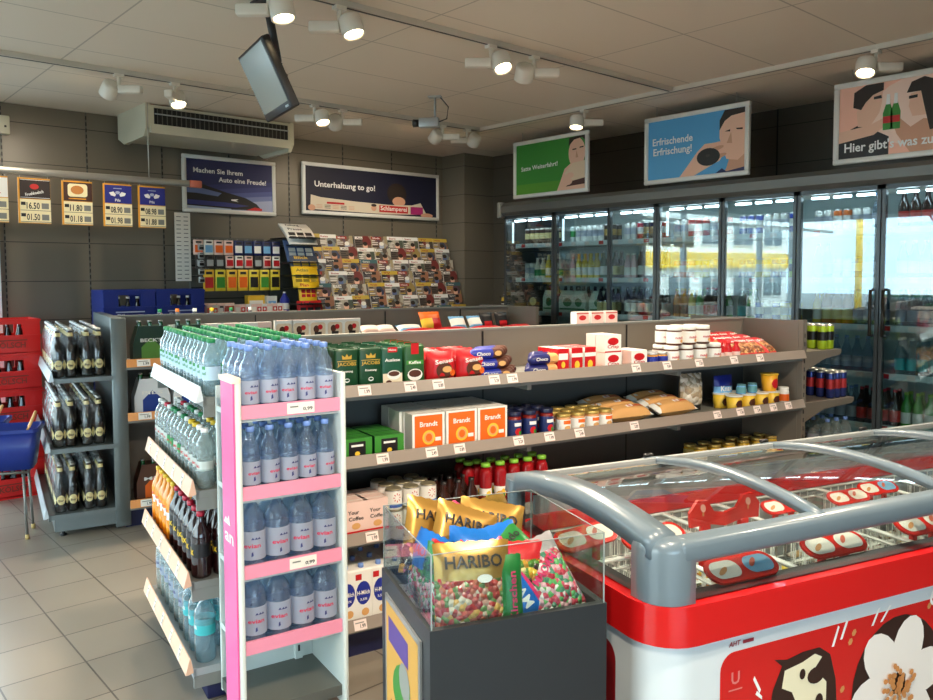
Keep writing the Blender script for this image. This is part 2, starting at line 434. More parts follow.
def art_green(p, w, h, b):
    p.art(rect(b,b,w-b,.24*h), -.0006, PGREEN2)
    p.art(clip([(.60*w,b),(.64*w,.2*h),(.70*w,.42*h),(.80*w,.52*h),(w-b,.5*h),(w-b,b)], b,w-b,b,h-b), -.0012, SKIN)
    p.art(clip(ell(.855*w,.66*h,.105*w,.25*h,20), b,w-b,b,h-b-.002), -.0016, SKIN)
    p.art(clip([(.75*w,.78*h),(.76*w,.92*h),(.86*w,h),(w-b,h),(w-b,.84*h),(.92*w,.90*h),(.82*w,.88*h)], b,w-b,b,h-b-.002), -.002, HAIR)
    p.art([(.80*w,.73*h),(.85*w,.735*h),(.85*w,.715*h),(.80*w,.71*h)], -.002, HAIR); p.art([(.89*w,.75*h),(.94*w,.755*h),(.94*w,.735*h),(.89*w,.73*h)], -.002, HAIR)
    p.art([(.85*w,.70*h),(.875*w,.58*h),(.84*w,.58*h)], -.002, SKIN2)
    p.art([(.70*w,.34*h),(.80*w,.50*h),(w-b,.52*h),(w-b,.20*h),(.78*w,.22*h)], -.0024, mat('print_bread', (232,206,176), .6))
    p.art([(.78*w,.20*h),(w-b,.24*h),(w-b,.14*h),(.72*w,.12*h)], -.0028, mat('print_ham', (80,46,40), .6))
    p.art(ell(.74*w,.2*h,.06*w,.06*h,12), -.003, SKIN); p.art(ell(.77*w,.30*h,.05*w,.05*h,12), -.003, SKIN)
    p.text('Satte Weiterfahrt!', .36*w, .52*h, .075*h, PRINTW, -.003, w=.5*w, rot=.03)
def art_blue(p, w, h, b):
    p.art(clip([(.76*w,b),(.80*w,.12*h),(.84*w,.34*h),(w-b,.30*h),(w-b,b)], b,w-b,b,h-b), -.0010, SKIN2)
    p.art(clip([(.70*w,b),(.76*w,.13*h),(.80*w,.08*h),(w-b,.12*h),(w-b,b)], b,w-b,b,h-b), -.0014, PNAVY)
    p.art([(.735*w,.70*h),(.76*w,.86*h),(w-b,.90*h),(w-b,.30*h),(.90*w,.22*h),(.80*w,.25*h),(.765*w,.42*h),(.735*w,.55*h)], -.0018, SKIN)
    p.art([(.735*w,.66*h),(.735*w,.80*h),(.78*w,.93*h),(w-b,h-b-.002),(w-b,.86*h),(.84*w,.84*h),(.78*w,.78*h)], -.0022, HAIR)
    p.art([(.78*w,.635*h),(.83*w,.655*h),(.83*w,.625*h)], -.0022, HAIR); p.art([(.88*w,.66*h),(.94*w,.655*h),(.94*w,.63*h),(.89*w,.64*h)], -.0022, HAIR)
    p.art([(.84*w,.62*h),(.80*w,.47*h),(.85*w,.46*h)], -.0022, SKIN2)
    p.art([(.36*w,b),(.44*w,.22*h),(.53*w,.40*h),(.60*w,.50*h),(.74*w,.50*h),(.80*w,.40*h),(.74*w,.24*h),(.60*w,.14*h),(.50*w,b)], -.0026, SKIN)
    for k in range(4): p.art(ell(.70*w+.012*k,.47*h-.055*h*k,.065*w,.03*h,12,rot=.2), -.003, SKIN2 if k % 2 else SKIN)
    p.art(ell(.635*w,.31*h,.108*w,.125*h,22), -.0034, PBLACK); p.art(ell(.63*w,.33*h,.02*w,.02*h,12), -.0038, mat('print_charcoal', (52,44,42), .6))
    p.text('Erfrischende', .285*w, .625*h, .105*h, PRINTW, -.003, w=.40*w); p.text('Erfrischung!', .285*w, .46*h, .105*h, PRINTW, -.003, w=.385*w)
def art_peach(p, w, h, b):
    p.art(clip(ell(.55*w,.55*h,.3*w,.4*h), b,w-b,b,h-b), -.0006, PPEACH2)
    p.art([(b,b),(b,.26*h),(.12*w,.42*h),(.20*w,.48*h),(.28*w,.38*h),(.38*w,.28*h),(.38*w,b)], -.001, PBLACK)
    p.art([(.16*w,.62*h),(.17*w,.44*h),(.25*w,.42*h),(.315*w,.58*h),(.33*w,.70*h),(.335*w,.84*h),(.20*w,.84*h)], -.0014, SKIN)
    p.art([(.135*w,.68*h),(.14*w,.86*h),(.22*w,.93*h),(.34*w,.93*h),(.34*w,.84*h),(.27*w,.80*h),(.22*w,.72*h),(.19*w,.64*h)], -.0018, HAIR)
    p.art([(.275*w,.745*h),(.275*w,.775*h),(.325*w,.785*h),(.33*w,.745*h)], -.0022, PBLACK)
    p.art([(b,.26*h),(b,.40*h),(.25*w,.44*h),(.36*w,.52*h),(.38*w,.44*h),(.28*w,.32*h)], -.0026, SKIN)
    for k in range(2):
        x = .37*w+k*.05*w
        p.art([(x-.03*w,.36*h),(x-.032*w,.56*h),(x-.01*w,.68*h),(x-.008*w,.78*h),(x+.012*w,.78*h),(x+.014*w,.68*h),(x+.034*w,.56*h),(x+.032*w,.36*h)], -.003, PGREEN)
        p.art([(x-.012*w,.66*h),(x-.008*w,.78*h),(x+.012*w,.78*h),(x+.014*w,.66*h)], -.0034, PRINTW); p.art(rect(x-.03*w,.44*h,x+.03*w,.52*h), -.0034, PRED)
    p.art([(.52*w,b),(.43*w,.30*h),(.40*w,.46*h),(.45*w,.48*h),(.52*w,.36*h),(.60*w,.44*h),(.80*w,.36*h),(.80*w,b)], -.0026, SKIN2)
    p.art([(.505*w,.60*h),(.515*w,.74*h),(.60*w,.78*h),(.64*w,.48*h),(.53*w,.48*h)], -.003, SKIN)
    p.art([(.49*w,.76*h),(.52*w,.88*h),(.60*w,.92*h),(.68*w,.86*h),(.73*w,.70*h),(.75*w,.32*h),(.64*w,.30*h),(.60*w,.60*h),(.58*w,.76*h)], -.0034, HAIR)
    p.art([(.505*w,.685*h),(.505*w,.72*h),(.56*w,.725*h),(.56*w,.69*h)], -.0038, PBLACK)
    p.text("Hier gibt's was zu feiern!", .49*w, .18*h, .11*h, PRINTW, -.004, w=.82*w)
def art_car(p, w, h, b):
    for k, c in enumerate(((40,46,104),(54,62,122),(76,88,148),(112,124,174),(160,168,200))):
        z1 = .52*h-.085*h*k; p.art([(b,b),(w-b,b),(w-b,z1+.1*h),(.4*w,z1),(b,z1-.08*h)], -.0006-.0002*k, mat('print_sky_%d' % k, c, .5))
    p.art([(b,.12*h),(b,.52*h),(.20*w,.50*h),(.45*w,.38*h),(.66*w,.30*h),(.78*w,.20*h),(.84*w,.09*h),(.5*w,.08*h)], -.002, PBLACK)
    p.art([(b,.34*h),(b,.44*h),(.16*w,.44*h),(.40*w,.36*h),(.36*w,.30*h),(.14*w,.34*h)], -.0024, SLATE)
    p.art([(b,.14*h),(b,.22*h),(.45*w,.20*h),(.70*w,.16*h),(.55*w,.12*h)], -.0024, mat('print_deep_blue', (44,48,120), .5))
    p.art([(.50*w,.26*h),(.58*w,.27*h),(.55*w,.24*h),(.58*w,.22*h),(.50*w,.24*h)], -.0028, PRINTW)
    p.art([(.66*w,.08*h),(.76*w,.14*h),(.84*w,.12*h),(.84*w,.08*h)], -.0028, PRED); p.art([(b,b),(b,.12*h),(.5*w,.09*h),(.5*w,b)], -.0022, PALE)
    p.text('Machen Sie Ihrem', .37*w, .74*h, .085*h, PRINTW, -.003, w=.52*w); p.text('Auto eine Freude!', .63*w, .60*h, .085*h, PRINTW, -.003, w=.52*w)
def art_news(p, w, h, b):
    p.art([(.05*w,.10*h),(.055*w,.38*h),(.12*w,.34*h),(.36*w,.30*h),(.60*w,.28*h),(.78*w,.30*h),(.85*w,.36*h),(.90*w,.12*h),(.6*w,.08*h)], -.001, mat('print_newsprint', (216,204,184), .6))
    p.art(ell(.665*w,.52*h,.075*w,.22*h,18), -.0006, HAIR); p.art(ell(.68*w,.36*h,.05*w,.10*h,14), -.0008, SKIN2)
    p.art(rect(.53*w,.12*h,.75*w,.26*h), -.0016, PRED); p.art(rect(.77*w,.11*h,.87*w,.27*h), -.0016, mat('print_magenta', (170,40,110), .5))
    p.text('Schlamperei', .64*w, .19*h, .09*h, PRINTW, -.002, w=.2*w)
    p.art(rect(.16*w,.22*h,.28*w,.26*h), -.0016, PRED)
    for k in range(5):
        for j in range(3): p.art(rect(.09*w+k*.055*w,.13*h+j*.028*h,.13*w+k*.055*w,.14*h+j*.028*h), -.0016, INK if k % 2 else SKIN2)
    p.art(ell(.49*w,.2*h,.02*w,.07*h,12), -.002, SKIN2); p.art(ell(.49*w,.25*h,.02*w,.03*h,12), -.0022, HAIR)
    p.art(ell(.90*w,.1*h,.05*w,.05*h,12), -.002, SKIN2); p.art(ell(.06*w,.13*h,.025*w,.06*h,12), -.002, SKIN2)
    p.text('Unterhaltung to go!', .29*w, .58*h, .11*h, PRINTW, -.002, w=.42*w)
R90 = -pi/2
board('green framed board with a man biting a sandwich above the coolers', .92, .535, (5.48,5.47,2.335), R90, art_green, PGREEN, .08)
board('blue framed board with a man drinking from a dark bottle above the coolers', .92, .535, (5.48,3.96,2.335), R90, art_blue, PBLUE, .08)
board('peach framed board with two people clinking bottles above the coolers', .92, .535, (5.48,2.43,2.335), R90, art_peach, PPEACH, .08)
board('blue framed board with a dark car below the ceiling air conditioner', .91, .51, (2.83,6.955,2.18), 0, art_car, PNAVY)
board('wide navy framed board with a newspaper reader above the magazines', 1.74, .51, (4.03,6.955,2.22), 0, art_news, DARKN)

# ------------------------------------------------------------------ air conditioner, sensor
ACW = mat('aged_white_plastic', (206,204,184), .4)
t = thing('air_conditioner', 'cream ceiling air conditioner with a long black grille', 'air conditioner', (2.32,6.3,2.70))
b = MB(); b.extr([(0,0),(1.22,0),(1.22,.64),(0,.64)], .03, .24, ACW); prof = [(0,.06),(.05,0),(.5,-.01),(.64,.05),(.64,.25),(0,.25)]
for x in (-.035, 1.22):
    T = Matrix(((0,0,1,x),(1,0,0,0),(0,1,0,0),(0,0,0,1)))
    b.extr(prof, 0, .035, ACW, T=T)
b.extr([(0,-.02),(1.22,-.02),(1.22,0),(0,0)], .02, .09, ACW)
b.build('housing', t)
g = MB(); g.box(.03,1.19,-.012,-.001,.085,.215, BLACK)
for k in range(30): g.box(.05+k*.038,.056+k*.038,-.016,-.010,.085,.215, DGREY)
g.box(.03,1.19,-.03,-.014,.165,.172, LGREY); g.build('grille', t)
g = MB()
for x in (.12,1.05): g.box(x,x+.08,.1,.5,.24,.25, ACW)
g.build('bracket', t)
o = MB().rbox(1.38,1.48,6.93,6.995,2.70,2.84, ACW, .008); o.box(1.44,1.455,6.925,6.93,2.75,2.765, BLACK); tag(o.build('wall_sensor'), 'small cream sensor box high in the far left wall corner', 'sensor')

# ------------------------------------------------------------------ ceiling tracks and spots
TRK = mat('track_white', (206,200,188), .5)
def track(name_label, x0, x1, y0, y1):
    o = MB(); o.box(x0,x1,y0,y1,HC-.03,HC,TRK)
    if x1-x0 > y1-y0: o.box(x0+.01,x1-.01,(y0+y1)/2-.006,(y0+y1)/2+.006,HC-.032,HC-.029,BLACK)
    else: o.box((x0+x1)/2-.003,(x0+x1)/2+.003,y0+.01,y1-.01,HC-.032,HC-.029,DGREY)
    return tag(o.build('lighting_track'), name_label, 'lighting track')
track('long ceiling track running below the air conditioner side', X0+.1, 4.97, 5.40, 5.45)
track('long ceiling track running over the middle of the shop', X0+.1, 4.97, 3.36, 3.40)
track('bare white ceiling track running along the coolers', 4.98, 5.02, Y0+.2, 5.45)
track('ceiling track over the front of the shop behind the freezers', X0+.1, 4.97, .4, .44)
LAMPW = mat('lamp_white', (232,226,214), .4); GLOW = mat('lamp_glow', (255,226,178), .5, emit=30.0); DIM = mat('lamp_reflector', (214,206,190), .3, .4)
SPOTS = []
def spot(label, x, y, tx, ty, tz, on=True, armdir=0.0, energy=60, lit=None):
    t = thing('track_spotlight', label, 'spotlight', (x,y,HC-.03), 0, 'ceiling track spotlights')
    m = MB(); m.box(-.03,.03,-.02,.02,-.02,0, LAMPW); m.tube([(0,0,-.01),(0,0,-.09)], .012, LAMPW, 8); m.build('mount', t)
    A = Matrix.Rotation(armdir, 4, 'Z')
    m = MB(); m.rbox(-.15,.0,-.028,.028,-.125,-.075, LAMPW, .008, 2, T=A); m.build('driver_box', t)
    d = (Vector((tx,ty,tz))-Vector((x,y,HC-.13))).normalized()
    c = Vector((0.06*cos(armdir), .06*sin(armdir), -.10))
    R = Matrix.Translation(c) @ d.to_track_quat('-Z','Y').to_matrix().to_4x4()
    m = MB(); m.lathe([(.03,.055),(.052,.05),(.057,.035),(.057,-.042),(.052,-.046),(.045,-.032)], LAMPW, 20, T=R, caps=False); m.lathe([(.0,.056),(.031,.055)], LAMPW, 20, T=R, caps=False); m.build('lamp_head', t)
    m = MB(); m.lathe([(0.0,-.032),(.045,-.032)], GLOW if (on or ty > 6) else DIM, 20, T=R, caps=False); m.build('lens', t)
    if on or ty > 6:
        ld = bpy.data.lights.new('spot_beam', 'SPOT'); ld.energy = energy if on else 16; ld.color = (1,.84,.64); ld.spot_size = radians(95); ld.spot_blend = .7; ld.shadow_soft_size = .05
        lo = bpy.data.objects.new('spot_beam', ld); COL.objects.link(lo)
        lo.location = Vector((x,y,HC-.03))+c+d*.06; lo.rotation_euler = d.to_track_quat('-Z','Y').to_euler()
    return t
spot('white track spotlight left of the air conditioner, facing the window', 1.80,5.425, 1.6,6.9,1.6, False, 2.42)
spot('lit white track spotlight directly over the air conditioner', 2.17,5.425, 2.2,4.6,.9, True, .9, 90)
spot('lit spotlight at the top edge just left of the screen pole', 1.80,3.38, 1.9,2.9,.8, True, -.72, 90)
spot('lit spotlight right of the screen pole over the middle aisle', 2.18,3.38, 2.4,2.6,.6, True, -.72, 90)
spot('lit spotlight over the middle aisle, left one of the centre pair', 3.20,3.38, 3.0,2.2,.6, True, -.72, 90)
spot('unlit spotlight facing the coolers, right one of the centre pair', 3.56,3.38, 4.2,4.4,1.4, False, 2.42)
spot('lit spotlight beside the air conditioner end, left one of its pair', 3.26,5.425, 3.2,4.6,.8, True, -.72, 90)
spot('spotlight aimed at the magazines, right one beside the air conditioner', 3.52,5.425, 4.4,6.9,1.6, False, 2.42)
spot('spotlight aimed at the wide navy board, left under the camera', 4.55,5.425, 4.6,6.9,1.7, False, 2.42)
spot('spotlight aimed at the magazines, right under the camera', 4.84,5.425, 5.2,6.9,1.5, False, -.72)
spot('lit spotlight above the gap between the green and blue boards', 5.0,4.20, 4.4,3.9,.4, True, 2.42, 60)
spot('lit spotlight in front of the peach board', 5.0,1.98, 3.9,1.7,.3, True, 2.42, 80)
# spots behind and beside the camera
for i,(x,y) in enumerate(((.4,.42),(1.7,.42),(3.2,.42))): spot('ceiling spotlight over the front aisle, %s from the window' % ORD[i], x,y, x+.3,y+1.3,.3, True, 2.6, 110)

# ------------------------------------------------------------------ hanging screen, security camera
def R3(x, y, z): return Vector((*room(x, y), z))
TL, TR = R3(-1.144,4.20,2.733), R3(-.93,3.82,2.733)
BL = R3(-1.144+.87*.15, 4.20+.49*.15, 2.413)
ex = (TR-TL).normalized(); ez = (TL-BL).normalized(); ey = ez.cross(ex).normalized()
W_, H_ = (TR-TL).length, (TL-BL).length
top = R3(-.94,4.0,HC)
t = thing('hanging_screen', 'flat black screen hanging tilted from the ceiling on a black pole', 'screen', top)
cen = TL+ex*W_/2-ez*H_/2-top
T = Matrix.Translation(cen) @ Matrix((ex,ey,ez)).transposed().to_4x4()
if ey.dot(R3(-1,4,0)-R3(-1.87,3.51,0)) < 0: pass
m = MB(); m.rbox(-W_/2,W_/2,0,.045,-H_/2,H_/2, BLACK, .008, 2, T=T); m.rbox(-W_/3,W_/3,.045,.07,-H_/3,H_/3, BLACK, .01, 2, T=T); m.build('casing', t)
m = MB(); m.box(-W_/2+.015,W_/2-.015,-.002,.001,-H_/2+.04,H_/2-.015, mat('screen_glass', (146,152,148), .22, spec=.7), T=T); m.build('display', t)
m = MB(); m.box(W_/2-.075,W_/2-.03,-.003,0,-H_/2+.016,-H_/2+.026, LGREY, T=T); m.box(-W_/2+.004,-W_/2+.012,-.004,0,H_/2-.012,H_/2-.004, WHITE, T=T); m.build('maker_mark', t)
q = cen+ey*.09+ez*.02
m = MB(); m.box(-.06,.06,-.06,.06,-.012,0, BLACK); m.tube([(0,0,0),tuple(q+Vector((0,0,.05)))], .021, BLACK, 8); m.tube([tuple(q+Vector((0,0,.05))),tuple(cen+ey*.05)], .024, BLACK, 8); m.build('pole', t)
m = MB(); m.tube([tuple(q+Vector((0,0,.03))),tuple(q+ey*.05-Vector((0,0,.03))),tuple(q+ey*.05-Vector((0,0,.12))),tuple(q-Vector((0,0,.17)))], .005, BLACK, 6); m.build('cable', t)
c = R3(-.176,6.08,HC)
t = thing('security_camera', 'small grey security camera on a ceiling rod above the magazines', 'camera', c, -.9)
m = MB(); m.box(-.05,.05,-.03,.03,-.01,0, LGREY); m.tube([(0,0,0),(0,0,-.16)], .009, LGREY, 8); m.build('mount', t)
m = MB(); m.rbox(-.12,.03,-.035,.035,-.23,-.16, LGREY, .006); m.build('housing', t)
m = MB(); m.lathe([(.026,0),(.03,.05),(.02,.05)], BLACK, 14, T=Matrix.Translation((-.12,0,-.195)) @ Matrix.Rotation(-pi/2,4,'Y')); m.build('lens', t)
m = MB(); m.tube([(.03,0,-.19),(.09,0,-.17),(.10,.01,-.08),(.05,.01,-.02),(.03,0,0)], .005, BLACK, 6); m.build('cable', t)

# ------------------------------------------------------------------ price cards on a rail
o = MB(); o.rbox(X0+.1,2.62,6.285,6.315,2.325,2.375, ALU, .004, 1)
t = o.build('sign_rail'); tag(t, 'long grey hanging rail above the crates carrying the price cards', 'rail')
m = MB(); m.rbox(2.62,2.72,6.28,6.32,2.322,2.378, mat('coral_cap', (214,120,96), .5), .006, 1); m.build('end_cap', t)
m = MB()
for x in (-2.0, -.2, 2.3): m.tube([(x,6.3,2.37),(x,6.3,HC)], .004, ALU, 6)
m.build('hanging_wire', t)
CARD = mat('card_cream', (244,232,190), .6); ORNG = mat('card_orange', (226,158,44), .5); BROWN = mat('card_brown', (66,34,26), .5)
def card(px, label, topm, a, b_, kind):
    s_ = (px-CX)/F; d = 6.28/(cos(ALPHA)-sin(ALPHA)*s_); x = d*(sin(ALPHA)+cos(ALPHA)*s_)
    t = thing('price_card', label, 'price card', (x,6.28,1.985), 0, 'price cards on the hanging rail')
    w, h = .21, .32
    m = MB(); m.box(-w/2,w/2,0,.006,0,h, ORNG); m.build('holder', t)
    m = MB(); m.box(-w/2+.012,w/2,-.002,0,0.005,.17, CARD); m.box(-w/2+.012,w/2-.002,-.004,-.002,.175,h-.01, topm)
    for z, s in ((.125,a),(.045,b_)):
        m.text(s, -.01, z, .045, INK, -.003, w=.085); m.art(rect(-.088,z+.002,-.058,z+.025), -.003, INK); m.art(rect(.045,z-.02,.092,z+.02), -.003, GREY); m.art(rect(-w/2+.012,z-.035,w/2,z-.032), -.003, BROWN)
    if kind == 'red':
        m.art(ell(0,.26,.03,.02,10), -.005, PRED); m.text('Fruehkoelsch', 0, .215, .022, PRINTW, -.005, w=.12, rot=.25); m.art(rect(-.09,.18,.1,.183), -.005, PRINTW); m.art(rect(-.09,.304,.1,.307), -.005, PRINTW)
    elif kind == 'oval':
        m.art(rrect(-.065,.205,.07,.30,.02), -.005, CARD); m.art(ell(0,.255,.045,.032,14), -.0055, mat('card_amber', (198,128,60), .5)); m.art(rect(-.06,.187,.06,.195), -.005, ORNG)
    elif kind == 'wing':
        for sx in (-1,1): m.art([(sx*.012,.24),(sx*.03,.262),(sx*.062,.252),(sx*.05,.232),(sx*.02,.225)], -.005, PRINTW)
        m.art(ell(0,.255,.018,.012,10), -.005, PALE); m.text('Pils' if kind else '', 0, .198, .02, PRINTW, -.005, w=.04); m.art(rect(-.03,.283,.03,.288), -.005, PALE)
    else: m.text('Pils', 0, .25, .035, PRED, -.005, w=.1); m.art(rect(-.06,.2,.06,.204), -.005, PRED)
    m.build('card_face', t)
    m = MB(); m.tube([(-.09,.003,h),(-.09,.01,.37)], .0015, ALU, 4); m.tube([(.09,.003,h),(.09,.01,.37)], .0015, ALU, 4); m.build('hook', t)
card(-5, 'cream price card at the left picture edge, leftmost on the rail', PRINTW, '08.93', '01.98', 'white')
card(38, 'price card with a dark picture and red emblem reading 16.50', mat('card_dark', (40,26,24), .5), '16.50', '01.50', 'red')
card(80.5, 'price card with a brown oval picture reading 11.80', BROWN, '11.80', '01.18', 'oval')
card(120.5, 'price card with a blue winged emblem reading 08.90', mat('card_blue', (34,42,132), .5), '08.90', '01.98', 'wing')
card(154.5, 'price card with a blue winged emblem reading 08.98, rightmost on the rail', mat('card_blue', (34,42,132), .5), '08.98', '01.88', 'wing')
# printed strip on the wall
m = MB(); m.box(0,.14,0,.004,0,.60, PAPER)
for r in range(16):
    for c_ in range(2): m.art(rect(.015+c_*.065,.02+r*.036,.055+c_*.065,.027+r*.036), -.001, GREY)
o = m.build('notice_sheet'); o.location = (2.73,6.90,1.565); tag(o, 'tall white printed notice sheet on the wall left of the tobacco rack', 'notice')

# ------------------------------------------------------------------ shelving units
RAIL = mat('price_rail_taupe', (150,138,128), .35, .1); RAILP = mat('price_rail_peach', (232,184,152), .4); RAILW = mat('price_rail_white', (236,238,238), .35); RAILPK = mat('price_rail_pink', (238,150,176), .35)
NV = mat('plinth_navy', (22,26,66), .45); TAUPE = mat('panel_taupe', (116,108,98), .5, noise=.04, nscale=5); INNER = mat('panel_inner_grey', (74,76,76), .5); SHW = mat('shelf_white', (222,230,226), .4)
EGREY = mat('endcap_steel_grey', (112,120,120), .35, .3)
def add_rail(par, u0, u1, v, z, h, m_, tags=(), tagw=.055, tilt=.012, tcol=None, names=True):
    r = MB(); r.extr([(v-.018,z-h*.1),(v-.018-tilt,z-h*.1),(v-.018+0.004,z+h),(v-.01,z+h),(v,z)], u0, u1, m_, T=Matrix(((0,0,1,0),(1,0,0,0),(0,1,0,0),(0,0,0,1))))
    ro = r.build('price_rail', par)
    return ro
def tags_on(par, us, v, z, h, w=.05, tilt=.016, m_=None, prices=('1.99','2.49','0.89','3.29')):
    for i, u in enumerate(us):
        T = Matrix.Translation((u, v-.0228, z+h*.45)) @ Matrix.Rotation(-math.atan2(tilt, h*1.1), 4, 'X')
        g = MB(); g.box(-w/2,w/2,-.0015,.001,-h*.48,h*.48, m_ or TAGC, T=T)
        g.text(prices[i % len(prices)], w*.18, -h*.12, h*.36, INK, -.0022, w=w*.42, T=T); g.art(rect(-w*.4,h*.16,w*.3,h*.26), -.0022, GREY, T=T)
        g.build('price_tag', par)
def shelf(par, u0, u1, v0, v1, z, m_, railm, h=.042, tags=(), tagm=None, tw=.05):
    s = MB(); s.box(u0,u1,v0,v1,z-.028,z, m_); s.box(u0,u1,v0-.002,v0+.01,z-.035,z+.003, m_)
    so = s.build('shelf', par)
    add_rail(so, u0, u1, v0, z-.012, h, railm)
    tags_on(so, tags, v0, z-.012, h, tw, m_=tagm)
    return so
def slotted(m, u, v, z0, z1, w=.03, d=.05, mm=None, face=-1):
    m.box(u-w/2,u+w/2,v-d/2,v+d/2,z0,z1, mm or GREY)
    k = int((z1-z0-.04)/.05)
    for q in range(k): m.box(u-.004,u+.004,v-d/2-.001,v-d/2+.002,z0+.03+q*.05,z0+.055+q*.05, BLACK)

G1 = Frame(-.466, 3.20, 30.5)
GL = 2.9
t = thing('gondola_shelving', 'long taupe grocery gondola with three shelves across the middle of the shop', 'shelving', G1.p(0,0), G1.a)
GZ = (.16,.52,.84,1.13)
b = MB(); b.box(-.13,GL,.43,.47,.1,1.325, TAUPE); b.box(-.13,GL,.425,.475,1.325,1.335, GREY); b.box(-.13,GL,.426,.43,.15,1.12, INNER)
for u in (.93,1.9): b.box(u-.004,u+.004,.424,.4295,.15,1.32, BLACK)
b.build('back_panel', t)
b = MB(); b.box(-.13,GL,.06,.86,0,.115, NV); b.build('plinth', t)
for u0_, u1_ in ((-.13,.93),(.93,1.9),(1.9,GL-.02)):
    for z in GZ:
        us = []
        shelf(t, u0_, u1_, 0.0, .43, z, GREY, RAIL)
        if z > .2: continue
for z in (.16,.52,.84): shelf(t, -.13, GL-.02, .47, .9, z, GREY, RAIL) if False else None
def g1tags(z, pxs):
    for k, px in enumerate(pxs):
        u = G1.u_at(px, -.03, z); par = [c for c in t.children if c.name.startswith('shelf')]
        seg = 0 if u < .93 else 1 if u < 1.9 else 2
        if u > GL-.06: u = GL-.06
        tags_on(par[seg*4+GZ.index(z)], [u], 0.0, z-.012, .042, .056, prices=(('1.99','2.49','0.89','3.29')[k % 4],))
g1tags(1.13, (365,411,439,495,513,637,668,700,735,761)); g1tags(.84, (383,432,460,519,550,580,635,718,741,758,774,789)); g1tags(.52, (372,423,463)); g1tags(.16, (360,))
# end panel with slotted edge on the right, end panel on the left
b = MB(); b.box(GL-.02,GL+.012,.03,.87,.0,1.33, TAUPE); slotted(b, GL+.0, .02, 0, 1.335, .035, .04, TAUPE); b.build('end_panel', t)
b = MB(); b.box(-.135,-.12,.03,.87,.1,1.325, TAUPE); b.build('end_panel', t)
for z in (.52,.84,1.13):
    for u in (.93,1.9): b = MB(); b.box(u-.012,u+.012,.02,.42,z-.06,z-.028, GREY); b.build('shelf_bracket', t)
for z in (.16,.52,.84,1.13):
    s = MB(); s.box(-.13,GL-.02,.475,.86,z-.028,z, GREY); s.build('shelf', t)

# water end unit (faces the window side)
WU = Frame(*G1.p(-.60,.94).to_2d(), math.degrees(G1.a)-90, cam=False)
tw_ = thing('end_shelving', 'grey end shelving stacked with water, juice and cola bottles', 'shelving', WU.p(0,0), WU.a)
WZ = (.14,.47,.81,1.155); WV = (-.012,-.012,.012,.045)
b = MB(); b.box(0,.94,.44,.465,.1,1.30, GREY); b.build('back_panel', tw_)
b = MB(); b.rbox(.03,.92,.04,.46,.0,.10, NV, .004, 1); b.build('plinth', tw_)
for z, v, rm in zip(WZ, WV, (RAILP,RAILP,RAILP,RAILW)):
    s_ = shelf(tw_, 0, .94, v, .44, z, LGREY if z < .2 else GREY, rm, .055, (), TAGC)
    if z < 1.1: tags_on(s_, [.1,.27,.45,.63,.8], v, z-.012, .055, .035, m_=mat('tag_pale_peach', (244,222,204), .5))
    s = MB(); s.box(.925,.94,v,.44,z-.075,z-.0285, GREY); s.build('side_bracket', tw_); s = MB(); s.box(0,.015,v,.44,z-.075,z-.0285, GREY); s.build('side_bracket', tw_)

# right-hand end unit (faces the coolers)
RU = Frame(*G1.p(GL+.60,.04).to_2d(), math.degrees(G1.a)+90, cam=False)
tr_ = thing('end_shelving', 'taupe end shelving with drink cans, facing the coolers', 'shelving', RU.p(0,0), RU.a)
b = MB(); b.box(0,.82,.575,.586,.1,1.32, TAUPE); b.build('back_panel', tr_)
b = MB(); b.box(0.02,.80,.03,.57,0,.1, NV); b.build('plinth', tr_)
RZ = (.14,.45,.83,1.14)
for z, v in zip(RZ, (0,0,.05,.19)):
    s = MB(); s.box(0,.82,v,.575,z-.02,z, TAUPE)
    for u in (0,.79): s.extr([(v,z-.02),(v+.02,z-.035),(.35,z-.05),(.575,z-.13),(.575,z-.02)], u, u+.03, TAUPE, T=Matrix(((0,0,1,0),(1,0,0,0),(0,1,0,0),(0,0,0,1))))
    s.build('shelf', tr_)

# second gondola behind
G2 = Frame(-2.10, 5.0, 30.5); G2L = 3.2
t2 = thing('gondola_shelving', 'farther grey gondola behind the coffee shelves, in front of the magazines', 'shelving', G2.p(0,0), G2.a)
b = MB(); b.box(0,G2L,.43,.47,.1,1.33, TAUPE); b.box(-.02,G2L,.42,.48,1.33,1.342, GREY)
for u in (.95,2.0,2.7): b.box(u-.004,u+.004,.424,.4295,.15,1.32, BLACK)
b.build('back_panel', t2)
b = MB(); b.box(-.02,G2L,.05,1.1,0,.1, NV); b.build('plinth', t2)
for zz in (.15,.71,1.15):
    for a_, b_ in ((0,.95),(.95,2.0),(2.0,G2L)):
        z = 1.05 if (zz > 1 and a_ == 0) else zz
        so = shelf(t2, a_, b_, 0, .43, z, GREY, mat('price_rail_orange', (224,150,84), .4) if a_ == 0 else RAIL, .045, ())
        if a_ == 0: tags_on(so, (.1,.3,.5,.7), 0, z-.012, .045, .08, m_=PAPER)
        s = MB(); s.box(a_,b_,.47,.9,z-.028,z, GREY); s.build('shelf', t2)
b = MB(); b.box(G2L-.01,G2L+.02,.02,.9,0,1.34, TAUPE); b.build('end_panel', t2)
